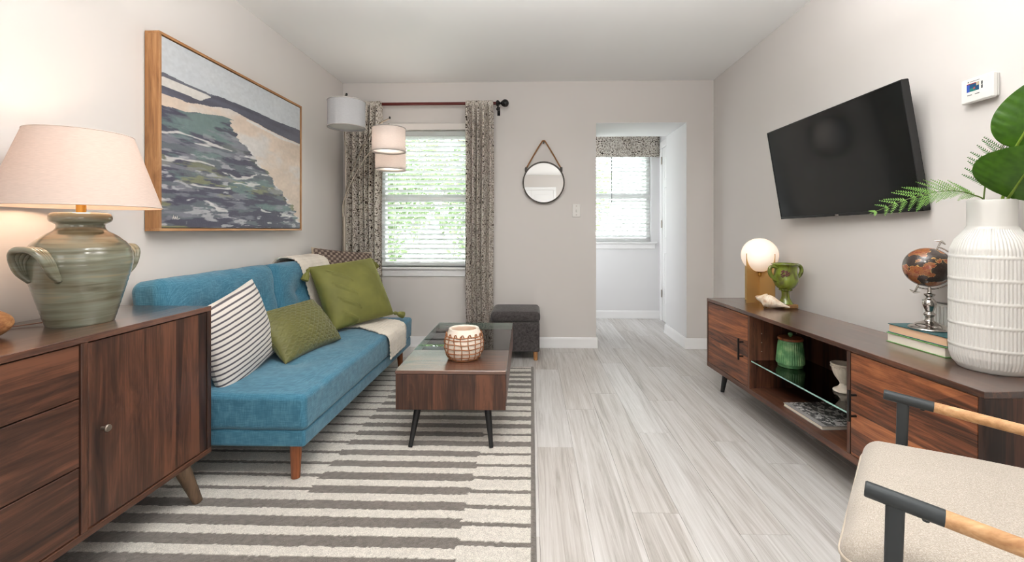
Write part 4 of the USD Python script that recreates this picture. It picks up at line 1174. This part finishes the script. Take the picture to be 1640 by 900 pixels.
# canister
cn = Thing('green_canister', 'ribbed green canister with a wooden lid on the glass shelf', 'canister', (1.388, 2.40, SZ))
M['jade'] = mat('jade_glaze', {'t': ('texture_coordinate', {}), 'n': ('noise_texture', {'scale': 18.0, 'detail': 3.0}), 'r': ('rgb_ramp', {'ramp': [(.3, lin((66, 112, 72))), (.5, lin((98, 150, 98))), (.7, lin((150, 188, 132)))]}), 'p': ('principled_bsdf', {'roughness': .2, 'coat_weight': .4})},
               [('t.object', 'n.vector'), ('n.fac', 'r.fac'), ('r.color', 'p.base_color')])
prof = [(.056, .001), (.060, .004), (.061, .016), (.066, .022)] + [(.067 - .011 * ((z - .022) / .14) ** 1.5, z) for z in np.linspace(.024, .160, 20)] + [(.056, .164), (.05, .165)]
cm = lathe(prof, 216)
cm.apply_scale([1, 1, .86])
v = cm.vertices
a = np.arctan2(v[:, 1], v[:, 0])
msk = np.clip((v[:, 2] - .020) / .004, 0, 1) * np.clip((.137 - v[:, 2]) / .004, 0, 1) * (np.linalg.norm(v[:, :2], axis=1) > .03)
v[:, :2] *= (1 + .045 * (np.abs(np.sin(a * 18)) - .6) * msk)[:, None]
obj('jar', cm, M['jade'], cn, smooth=True)
l_ = obj('lid', lathe([(.058, .1425), (.060, .1445), (.060, .1535), (.057, .1565)], 64), M['leg_wood'], cn)
obj('knob', lathe(spline([(.004, .156), (.005, .161), (.0110, .168), (.0110, .176), (.006, .181), (.0, .182)], 5), 24, cap=False), M['jade'], l_, smooth=True)

# white fluted goblet
gb = Thing('white_goblet', 'white fluted stone goblet on the glass shelf beside the near door', 'goblet', (1.412, 2.033, SZ))
M['plaster'] = plain('aged_plaster', (218, 206, 190), .7, bump=.2, bscale=90, vary=.10, vscale=40)
prof = spline([(.036, 0), (.040, .003), (.038, .010), (.028, .016), (.016, .028), (.014, .038), (.020, .050), (.034, .072), (.043, .098), (.045, .116), (.049, .121), (.050, .126), (.046, .128), (.041, .124), (.038, .10), (.02, .065)], 6)
gm = lathe(prof, 144)
v = gm.vertices
a = np.arctan2(v[:, 1], v[:, 0])
msk = np.clip((v[:, 2] - .018) / .01, 0, 1) * np.clip((.110 - v[:, 2]) / .006, 0, 1)
v[:, :2] *= (1 + .05 * (np.abs(np.cos(a * 8)) - .5) * msk)[:, None]
obj('cup', gm, M['plaster'], gb, smooth=True)
obj('bead_row', cat([frame_to(trimesh.creation.icosphere(1, .0032), (.0475 * math.cos(t_), .0475 * math.sin(t_), .112), (1, 0, 0), (0, 1, 0), (0, 0, 1)) for t_ in np.linspace(0, 2 * PI, 31)[:-1]]), M['plaster'], gb, smooth=True)

# magazine on the lower shelf
mgo = U(.165, .830, UZ0 + .0305)
mg = Thing('photo_book', 'book with a black and white photo cover on the bottom of the media console', 'book', mgo, URZ)
M['page'] = plain('book_pages', (226, 218, 204), .8)
M['cover_grey'] = plain('book_cover_grey', (150, 148, 142), .5)
obj('page_block', bx(-.124, .124, -.132, .132, .002, .015), M['page'], mg)
u, v = np.meshgrid(np.linspace(0, 1, 110), np.linspace(0, 1, 120), indexing='ij')
p = np.stack([u, v, 0 * u], -1)
g_ = meshkit.fbm(p * [26, 18, 1], 4, 40)
br = np.abs(meshkit.fbm(p * [5, 9, 1], 4, 41) - .5)
bw_ = np.where(g_ > .52, .75, .12) * (.7 + .5 * meshkit.noise(p * 60, 42))
bw_ = np.where(br < .018, .02, bw_)
bw_ = np.where((u < .10), .30 + .1 * g_, bw_)
bw_ = np.where((u > .3) & (v < .25) & (g_ > .42), .8, bw_)
colm = np.repeat(np.clip(bw_, .015, .85)[..., None], 3, 2) * [1, .98, .95]
P = np.stack([-.127 + .254 * u, -.135 + .27 * v, np.full(u.shape, .0172)], -1)
M['cover_print'] = printed('photo_cover', .35)
cvr = obj('cover', cat(bx(-.127, .127, -.135, .135, 0, .002), bx(-.127, .127, -.135, .135, .015, .017), bx(.123, .127, -.135, .135, .0, .017)), M['cover_grey'], mg)
obj('cover_photo', sheet(P), M['cover_print'], cvr, col=colm.reshape(-1, 3))

# two books and a globe
M['teal_cover'] = plain('teal_cover', (48, 92, 96), .5)
M['green_cover'] = plain('green_cover', (104, 152, 84), .5)
M['peach_page'] = plain('peach_pages', (222, 184, 152), .8)
for nm, z, hh, cov, pg, dx, lb in (('a', UZ1, .038, 'green_cover', 'page', 0, 'green covered book at the bottom of the stack under the small globe'), ('b', UZ1 + .038, .036, 'teal_cover', 'peach_page', .006, 'teal covered book lying directly under the small globe')):
    bk_ = Thing('book', lb, 'book', (1.556 + dx, 1.757, z), math.radians(3.5), group=None)
    obj('page_block', bx(-.068, .064, -.119, .119, .003, hh - .003), M[pg], bk_)
    obj('cover', cat(bx(-.072, .070, -.123, .123, 0, .003, .001), bx(-.072, .070, -.123, .123, hh - .003, hh, .001), bx(.066, .070, -.123, .123, .0025, hh - .0025)), M[cov], bk_)
GB = np.array([1.556, 1.765, UZ1 + .074])
go = Thing('desk_globe', 'small brown and black globe on a polished silver stand on two books', 'globe', GB)
prof = spline([(.064, 0), (.066, .004), (.060, .010), (.050, .014), (.040, .022), (.022, .030), (.015, .036), (.013, .048), (.017, .054), (.019, .060), (.013, .068), (.017, .082), (.022, .098), (.018, .112), (.010, .124), (.016, .132), (.017, .138), (.008, .142), (.006, .158), (.005, .165)], 5)
obj('stand', lathe(prof, 48), M['chrome'], go, smooth=True)
gc, gr = np.array([-.004, .004, .242]), .076
axd = nrm((.24, -.26, .94))      # the tilted axis
side = nrm(np.cross(axd, (.7, .72, 0)))
ring = [gc + (gr + .010) * (math.cos(a) * side + math.sin(a) * axd) for a in np.linspace(-math.pi * .5, math.pi * .5, 40)]
ring2 = [gc + (gr + .010) * (-math.cos(a) * axd - math.sin(a) * side) for a in np.linspace(0, PI, 48)]
obj('meridian_arm', tube(ring2, .0045, 8, flat=.6), M['chrome'], go, smooth=True)
for s in (-1, 1):
    e0 = gc + axd * s * gr
    obj('finial', cat(tube([e0, e0 + axd * s * .034], .0032, 8), tube([e0 + axd * s * .026 - side * .016, e0 + axd * s * .034, e0 + axd * s * .028 + side * .018], [.002, .0045, .001], 8)), M['chrome'], go, smooth=True)
ball = trimesh.creation.icosphere(6, 1.0)
d = ball.vertices
nn = meshkit.fbm(d * 2.1 + 5.2, 6, 50)
n3 = meshkit.fbm(d * 9, 3, 51)
landm = nn > .515
edge_ = np.abs(nn - .515) < .004
lat = np.arcsin(np.clip(d @ axd, -1, 1)); lon = np.arctan2(d @ side, d @ np.cross(axd, side))
grid_ = (np.abs((lat / (PI / 12)) % 1 - .5) > .488) | (np.abs((lon / (PI / 12)) % 1 - .5) > .49)
colg = np.where(landm[:, None], np.array(lin((150, 94, 56))) * (.55 + .9 * n3)[:, None], np.array(lin((58, 47, 42))) * (.6 + .8 * n3)[:, None])
colg = np.where((landm & (n3 > .58))[:, None], np.array(lin((132, 66, 44))), colg)
colg[edge_] = lin((206, 168, 104))
colg = np.where(grid_[:, None] & ~landm[:, None], colg * 1.7, colg)
ball.vertices = d * gr + gc
M['globe_print'] = printed('globe_print', .22, coat_weight=.5)
obj('ball', ball, M['globe_print'], go, col=np.clip(colg, 0, 1))

# vent behind the globe
vt = Thing('wall_vent', 'white slotted wall vent on the right wall behind the small globe', 'vent', (XR, 1.80, .735))
obj('plate', bx(-.008, 0, -.10, .10, -.055, .055, .002), M['white_plastic'], vt)
obj('top_lip', bx(-.012, -.0, -.10, .10, .050, .055, .001), M['cover_grey'], vt)
for k in range(12):
    y = -.088 + k * .016
    obj('louver', bx(-.013, -.006, y - .004, y + .004, -.045, .040, .002), M['white_plastic'], vt)

# ================================================================== white vase with fronds and leaves
vs = Thing('white_vase', 'tall white ribbed ceramic vase on the near end of the media console', 'vase', (1.531, 1.508, UZ1))
M['porcelain'] = plain('white_porcelain', (214, 212, 207), .3, coat_weight=.2)
zs = np.linspace(.006, .470, 170)
rs = np.interp(zs, [.006, .02, .045, .08, .36, .40, .43, .455, .470], [.086, .096, .103, .105, .105, .101, .090, .071, .062])
prof = [(.075, 0), (.083, .001)] + list(zip(rs, zs)) + [(.060, .476), (.060, .50), (.060, .545), (.0605, .559), (.058, .562), (.054, .558), (.054, .50), (.054, .44)]
vm = lathe(prof, 320)
v = vm.vertices
a = np.arctan2(v[:, 1], v[:, 0])
z = v[:, 2]
bands = np.array([.012, .078, .152, .226, .300, .374, .470])
msk = np.zeros(len(z))
for k, (b0, b1) in enumerate(zip(bands[:-1], bands[1:])):
    inb = (z > b0 + .004) & (z < b1 - .004)
    msk = np.where(inb, np.minimum(1, np.minimum(z - b0 - .004, b1 - .004 - z) / .004), msk)
rad = np.linalg.norm(v[:, :2], axis=1)
out = (rad > .0565) & (z < .472)
rib = .0042 * (np.sqrt(np.abs(np.cos(a * 34))) - .9) * msk * out
seam = .0012 * (msk < .01) * out * (z > .02)
v[:, :2] *= (1 + (rib + seam) / np.maximum(rad, .01))[:, None]
obj('vessel', vm, M['porcelain'], vs, smooth=True)


def leaf_mat(name, c1, c2, tr=.25, rough=.35):
    return mat(name, {'t': ('texture_coordinate', {}), 'n': ('noise_texture', {'scale': 40.0, 'detail': 2.0}), 'r': ('rgb_ramp', {'ramp': [(.3, lin(c1)), (.7, lin(c2))]}), 'p': ('principled_bsdf', {'roughness': rough}), 'tr': ('translucent_bsdf', {}), 'x': ('mix_closure', {'fac': tr})},
               [('t.object', 'n.vector'), ('n.fac', 'r.fac'), ('r.color', 'p.base_color'), ('r.color', 'tr.color'), ('p.BSDF', 'x.closure1'), ('tr.BSDF', 'x.closure2')], 'x.closure')


M['leaf'] = leaf_mat('broad_leaf', (52, 92, 16), (70, 112, 24), .2)
M['leaf_rib'] = leaf_mat('leaf_rib', (112, 142, 40), (132, 160, 58), .2)
M['fern'] = leaf_mat('fern_green', (92, 138, 56), (130, 172, 84), .3, .5)
M['fern_dark'] = leaf_mat('fern_dark_green', (60, 104, 44), (84, 128, 60), .3, .5)
M['stem'] = plain('green_stem', (92, 112, 50), .6)


def big_leaf(label, foot, base, tip, halfw, face, bend, out=None):
    base, tip, foot = map(np.array, (base, tip, foot))
    th = Thing('broad_leaf', label, 'leaf', foot)
    ax = tip - base
    L_ = np.linalg.norm(ax); ax = ax / L_
    w = nrm(np.cross(ax, face)); nn_ = np.cross(w, ax)
    nu, nv = 60, 33
    S, T = np.meshgrid(np.linspace(0, 1, nu), np.linspace(-1, 1, nv), indexing='ij')
    hw = halfw * np.sin(PI * np.clip(S, 0, 1) ** .72) ** .62
    cup = .16 * halfw * np.abs(T) ** 1.6 + .008 * halfw * np.sin(S * 60 - np.abs(T) * 6) * np.abs(T)
    cup = cup * 1.0 + .004 * np.sin(S * 9) * T
    P = base + S[..., None] * L_ * ax + (hw * T)[..., None] * w + (-(cup * np.minimum(hw / halfw, 1)) + bend * (S - S ** 2) * L_)[..., None] * nn_ - foot
    obj('blade', sheet(P, .0006), M['leaf'], th, smooth=True)
    mid = [base + s * L_ * ax + (bend * (s - s * s) * L_) * nn_ - foot for s in np.linspace(-.02, .97, 24)]
    obj('midrib', tube(mid, np.linspace(.0042, .001, 24), 8), M['leaf_rib'], th, smooth=True)
    obj('stalk', tube(spline([(0, 0, 0), (base - foot) * .5 + np.array([-.006, .004, .0]), base - foot], 8), .004, 8), M['leaf_rib'], th, smooth=True)


VW = np.array([-.70, -.70, .02])
big_leaf('broad glossy green leaf standing low over the rim of the white vase', (1.535, 1.497, .98), (1.543, 1.468, 1.186), (1.500, 1.330, 1.330), .118, VW, .10)
big_leaf('broad glossy green leaf rising high above the white vase', (1.545, 1.515, .98), (1.545, 1.450, 1.342), (1.570, 1.345, 1.560), .088, VW, .12)


def frond(label, pts, plen, m_, npin, face, start=.25, angle=55, droop=.1, grow=None):
    curve = spline(pts, 20)
    foot = curve[0]
    th = Thing('fern_frond', label, 'fern', foot)
    obj('rachis', tube(curve - foot, np.linspace(.0028, .0008, len(curve)), 6), M['stem'], th, smooth=True)
    k = len(curve)
    for i in range(npin):
        f = start + (1 - start) * (i + .3) / npin
        j = min(int(f * (k - 1)), k - 2)
        p, t = curve[j], nrm(curve[j + 1] - curve[j])
        w = nrm(np.cross(t, face))
        ln = plen * (grow(f) if grow else math.sin(PI * min(.999, (f - start) / (1 - start) * .86 + .14)) ** .7)
        for s in (-1, 1):
            an = math.radians(angle + RNG.uniform(-6, 6))
            d = nrm(t * math.cos(an) + s * w * math.sin(an) + np.array([0, 0, RNG.uniform(-.12, .12)]))
            nl = max(6, int(ln / .0062))
            V, F = [], []
            u_ = nrm(np.cross(np.cross(d, face), d)) if False else nrm(np.cross(d, face))
            for q_ in range(nl):
                g = (q_ + .6) / nl
                c_ = p + d * ln * g - np.array([0, 0, droop * ln * g * g])
                lw = .0100 * (ln / .06) ** .5 * (1 - g) ** .6 + .0015
                for sg in (-1, 1):
                    dv = nrm(d * .55 + sg * u_)
                    b0 = len(V)
                    hw_ = .0014
                    nf = nrm(face) * .0008
                    V += [c_ - d * hw_, c_ + dv * lw * .55 - d * hw_ * .9 + nf, c_ + dv * lw, c_ + dv * lw * .5 + d * hw_ * 1.1 + nf, c_ + d * hw_]
                    F += [[b0, b0 + 1, b0 + 3], [b0, b0 + 3, b0 + 4], [b0 + 1, b0 + 2, b0 + 3]]
            mm = trimesh.Trimesh(np.array(V) - foot, np.array(F), process=False)
            stem_ = tube([p - foot, p + d * ln - np.array([0, 0, droop * ln]) - foot], [.0009, .0003], 4)
            obj('pinna', cat(mm, stem_), m_, th, smooth=False)


frond('light green fern frond arching left over the television corner from the white vase', [(1.528, 1.50, 1.00), (1.508, 1.498, 1.16), (1.46, 1.50, 1.200), (1.38, 1.50, 1.212), (1.28, 1.51, 1.192), (1.145, 1.525, 1.137)], .082, M['fern'], 15, (-.2, -.75, .62), .36, 38, .05)
frond('darker green fern frond standing upright behind the broad leaves in the vase', [(1.522, 1.522, 1.00), (1.526, 1.530, 1.17), (1.535, 1.520, 1.28), (1.556, 1.490, 1.37), (1.585, 1.435, 1.47), (1.60, 1.37, 1.56)], .070, M['fern_dark'], 19, (-.7, -.7, .1), .30, 62, .02, grow=lambda f: min(1, 1.25 * (1.05 - f) + .25))

# ================================================================== television
tc, tyaw, ttilt, troll, TW, TH = np.array([1.553, 2.346, 1.426]), .04, .159, .012, .97, .552
hx = np.array([math.sin(tyaw), -math.cos(tyaw), 0])
n0 = np.array([-math.cos(tyaw), -math.sin(tyaw), 0])
up2 = np.array([0, 0, 1.]) * math.cos(ttilt) + n0 * math.sin(ttilt)
n2 = n0 * math.cos(ttilt) - np.array([0, 0, 1.]) * math.sin(ttilt)
h2 = hx * math.cos(troll) + up2 * math.sin(troll)
u3 = up2 * math.cos(troll) - hx * math.sin(troll)
tv = Thing('television', 'black flat television tilted forward on the right wall', 'television', tc)
T_ = lambda m: frame_to(m, (0, 0, 0), h2, u3, n2)
w_, h_ = TW / 2, TH / 2
M['screen'] = plain('dark_screen', (9, 13, 14), .10, specular_ior_level=.5)
b_ = .006
obj('bezel', T_(cat(bx(-w_, -w_ + b_, -h_, h_, -.03, 0, .001), bx(w_ - b_, w_, -h_, h_, -.03, 0, .001), bx(-w_, w_, h_ - b_, h_, -.03, 0, .001), bx(-w_, w_, -h_, -h_ + .014, -.03, 0, .001))), M['black_plastic'], tv)
obj('screen', T_(bx(-w_ + b_, w_ - b_, -h_ + .014, h_ - b_, -.012, -.0025)), M['screen'], tv, smooth=False)
obj('back_housing', T_(cat(bx(-w_ + .001, w_ - .001, -h_ + .001, h_ - .001, -.034, -.029, .002), bx(-w_ * .86, w_ * .90, -h_ * .96, h_ * .55, -.062, -.034, .014))), M['black_plastic'], tv)
obj('maker_badge', T_(bx(-.012, .012, -h_ + .002, -h_ + .009, 0, .0015, .0004)), M['chrome'], tv)
obj('wall_mount', bx(1.59, XR, 2.20, 2.42, 1.30, 1.50, .004), M['black_metal'], tv, world=True)

# ================================================================== thermostat
tsx = 1.626
ts = Thing('thermostat', 'white digital thermostat with a small colour screen high on the right wall', 'thermostat', (XR, 1.655, 1.599))
obj('back_plate', bx(-.012, 0, -.054, .056, -.040, .042, .003), M['white_plastic'], ts)
obj('case', bx(-.030, -.011, -.058, .058, -.046, .044, .004), M['white_plastic'], ts)
u, v = np.meshgrid(np.linspace(0, 1, 25), np.linspace(0, 1, 17), indexing='ij')
p = np.stack([u, v, 0 * u], -1)
c_ = np.ones(u.shape + (3,)) * lin((30, 74, 110))
c_ = np.where((meshkit.noise(p * [4, 3, 1], 60) > .5)[..., None], np.array(lin((48, 120, 112))), c_)
c_ = np.where((u < .25)[..., None], np.array(lin((58, 84, 168))), c_)
c_ = np.where((v > .88)[..., None], np.array(lin((150, 52, 48))), c_)
c_ = np.where((np.hypot(u - .62, (v - .35) * .7) < .09)[..., None], np.array(lin((170, 84, 78))), c_)
c_ = np.where(((u > .75) & (v > .6))[..., None], np.array(lin((190, 176, 150))), c_)
M['lcd'] = printed('small_display', .2)
P = np.stack([np.full(u.shape, -.0306), .034 - u * .045, -.006 + v * .030], -1)
obj('display', sheet(P), M['lcd'], ts, col=c_.reshape(-1, 3))
M['mark'] = plain('grey_marking', (96, 98, 98), .5)
obj('button', cat(bx(-.0315, -.0295, -.024, -.018, .010, .022, .0008), bx(-.0315, -.0295, -.024, -.018, -.004, .008, .0008)), M['mark'], ts)
obj('button', cat(bx(-.0312, -.0295, .016, .032, -.019, -.0165, .0005), bx(-.0312, -.0295, -.012, .004, -.019, -.0165, .0005)), M['mark'], ts)
obj('marking', cat(bx(-.0304, -.0295, .026, .031, .0285, .0325), bx(-.0304, -.0295, -.012, .023, .0295, .0315)), M['mark'], ts, smooth=False)

# ================================================================== armchair
AN, AV, AU = np.array([.601, .811, 0]), nrm((.649, .761, 0)), nrm((-.761, .649, 0))
ac = Thing('armchair', 'beige upholstered armchair with graphite frame and wooden arms at the lower right', 'armchair', AN + AV * .305 - AU * .28)
A3 = lambda u_, v_, z_: AN + AU * u_ + AV * v_ + np.array([0, 0, z_]) - ac.loc
M['oatmeal'] = weave('oatmeal_tweed', (160, 150, 138), (212, 204, 193), scale=1300, sheen=.2, bump=.14, mixc=.1, stretch=.3)
M['arm_wood'] = M['oak']


def slab_leg(p0, p1, w0, w1, t0, t1):
    """A flat tapering bar from p0 to p1, wide along the facing direction."""
    P = []
    for p, w, t in ((p0, w0, t0), (p1, w1, t1)):
        for a in np.arange(20) / 20 * 2 * PI:
            ca, sa = math.cos(a), math.sin(a)
            P.append(p + AU * w * np.sign(ca) * abs(ca) ** .6 + AV * t * np.sign(sa) * abs(sa) ** .6)
    return trimesh.convex.convex_hull(np.array(P))


M['arm_oak'] = wood('arm_oak', [(166, 118, 76), (196, 150, 104), (218, 176, 132)], 'x', .45, width=.03, stretch=10, scale=40, leaf=.15)
for vv_ in (0.0, .61):
    az = lambda u_: .618 + .085 * u_
    tip, mid_, end = A3(0, vv_, az(0)), A3(-.104, vv_, az(-.104)), A3(-.62, vv_, az(-.62))
    obj('arm_sleeve', cat(tube([tip, tip + (mid_ - tip) * .02, mid_], [.0125, .0138, .0138], 24), move(lathe([(.005, -.0165), (.005, -.011)], 12), *(tip + (mid_ - tip) * .78))), M['grey_metal'], ac)
    obj('armrest', tube([mid_, end], .0136, 24), M['arm_oak'], ac)
    obj('front_leg', slab_leg(A3(-.042, vv_, az(-.042) - .006), A3(-.026, vv_, 0), .0135, .0095, .010, .008), M['grey_metal'], ac)
    obj('rear_leg', slab_leg(A3(-.60, vv_, az(-.6) - .004), A3(-.70, vv_, 0), .020, .013, .011, .009), M['grey_metal'], ac)
obj('seat_rail', cat(*[tube([A3(-.05, 0, z0_), A3(-.05, .61, z0_)], .012, 12) for z0_ in (.30,)], tube([A3(-.6, 0, .26), A3(-.6, .61, .26)], .012, 12)), M['grey_metal'], ac)
st = softbox(.60, .560, .135, .045, (30, 30, 4), 5)
v = st.vertices
v[:, 2] += np.clip(v[:, 2] / .067, 0, 1) * .018 * (1 - (v[:, 0] / .30) ** 4) * (1 - (v[:, 1] / .28) ** 4)
v += (meshkit.noise(v * 11, 70)[:, None] - .5) * .006
st = rot(st, math.radians(4), [0, 1, 0])
ctr = A3(-.258, .305, .452)
Sx, Sy = AU, -AV
stm = frame_to(st, ctr, AU, np.cross((0, 0, 1), AU), (0, 0, 1))
stm = stm
sc_ = obj('seat_cushion', stm, M['oatmeal'], ac, smooth=True)
pp = []
for a, b, q0 in ((1, 1, 0), (-1, 1, 90), (-1, -1, 180), (1, -1, 270)):
    for t_ in np.radians(np.linspace(q0, q0 + 90, 6)):
        pp.append((a * (.30 - .045) + .0452 * math.cos(t_), b * (.28 - .045) + .0452 * math.sin(t_), .022))
pp = trimesh.Trimesh(np.array(pp), np.zeros((0, 3), int), process=False)
pv_ = trimesh.transform_points(np.array(pp.vertices), trimesh.transformations.rotation_matrix(math.radians(4), [0, 1, 0]))
M['oat_pipe'] = plain('oatmeal_piping', (186, 174, 158), .9)
obj('piping', frame_to(tube(pv_, .0045, 8, True), ctr, AU, np.cross((0, 0, 1), AU), (0, 0, 1)), M['oat_pipe'], sc_, smooth=True)
bc = softbox(.13, .545, .50, .05, (4, 24, 24), 5)
bc = rot(bc, math.radians(-18), [0, 1, 0])
obj('back_cushion', frame_to(bc, A3(-.64, .305, .66), AU, np.cross((0, 0, 1), AU), (0, 0, 1)), M['oatmeal'], ac, smooth=True)

# ================================================================== outdoors
M['grass'] = plain('pale_yard', (150, 152, 138), .9, vary=.3, vscale=3)
obj('ground', bx(-30, 30, YN + .3, 60, -.40, -.30), M['grass'], kind='structure')
M['tree_leaf'] = leaf_mat('tree_leaf', (98, 120, 82), (146, 164, 122), .35, .6)
M['bark'] = plain('bark', (104, 92, 80), .9, bump=.6, bscale=20)


def tree(label, x, y, hgt, rad, n, seed):
    g = np.random.default_rng(seed)
    th = Thing('tree', label, 'tree', (x, y, -.3), group=None)
    limbs = [tube(spline([(0, 0, 0), (.05, .02, hgt * .3), (-.04, .05, hgt * .7), (.0, 0, hgt * .95)], 6), np.linspace(.11, .02, 19), 8)]
    for k in range(7):
        a, zz_ = g.random() * 2 * PI, hgt * (.2 + .09 * k)
        limbs.append(tube([(0, 0, zz_), (rad * .5 * math.cos(a), rad * .5 * math.sin(a), zz_ + .3), (rad * .85 * math.cos(a), rad * .85 * math.sin(a), zz_ + .8)], [.04, .025, .008], 6))
    obj('trunk', cat(limbs), M['bark'], th, smooth=True)
    d = g.normal(size=(n, 3)); d /= np.linalg.norm(d, axis=1, keepdims=True)
    c = d * (g.random((n, 1)) ** .45) * [rad, rad, hgt * .46] + [0, 0, hgt * .54]
    keep = meshkit.noise(c * 1.6, seed) > .40
    c = c[keep]
    a, b = g.normal(size=(len(c), 3)), g.normal(size=(len(c), 3))
    a /= np.linalg.norm(a, axis=1, keepdims=True); b -= a * (a * b).sum(1, keepdims=True); b /= np.linalg.norm(b, axis=1, keepdims=True)
    s = .055 + .05 * g.random((len(c), 1))
    V = np.stack([c - a * s, c + b * s * .5, c + a * s, c - b * s * .5], 1).reshape(-1, 3)
    i = np.arange(len(c)) * 4
    F = np.vstack([np.stack([i, i + 1, i + 2], 1), np.stack([i, i + 2, i + 3], 1)])
    obj('foliage', trimesh.Trimesh(V, F, process=False), M['tree_leaf'], th, smooth=False, kind='stuff')


tree('leafy green tree outside the left half of the main window', -3.4, 9.4, 5.2, 1.35, 7000, 1)
tree('leafy green tree outside the right half of the main window', -.9, 9.0, 5.0, 1.25, 7000, 2)
tree('leafy green tree outside the nook window', .9, 10.4, 5.0, 1.0, 4500, 3)
tree('taller leafy tree further back outside the main window', -4.6, 13.4, 7.0, 2.2, 9000, 4)
tree('taller leafy tree further back between the two windows', 0.2, 13.8, 6.6, 2.2, 8000, 5)
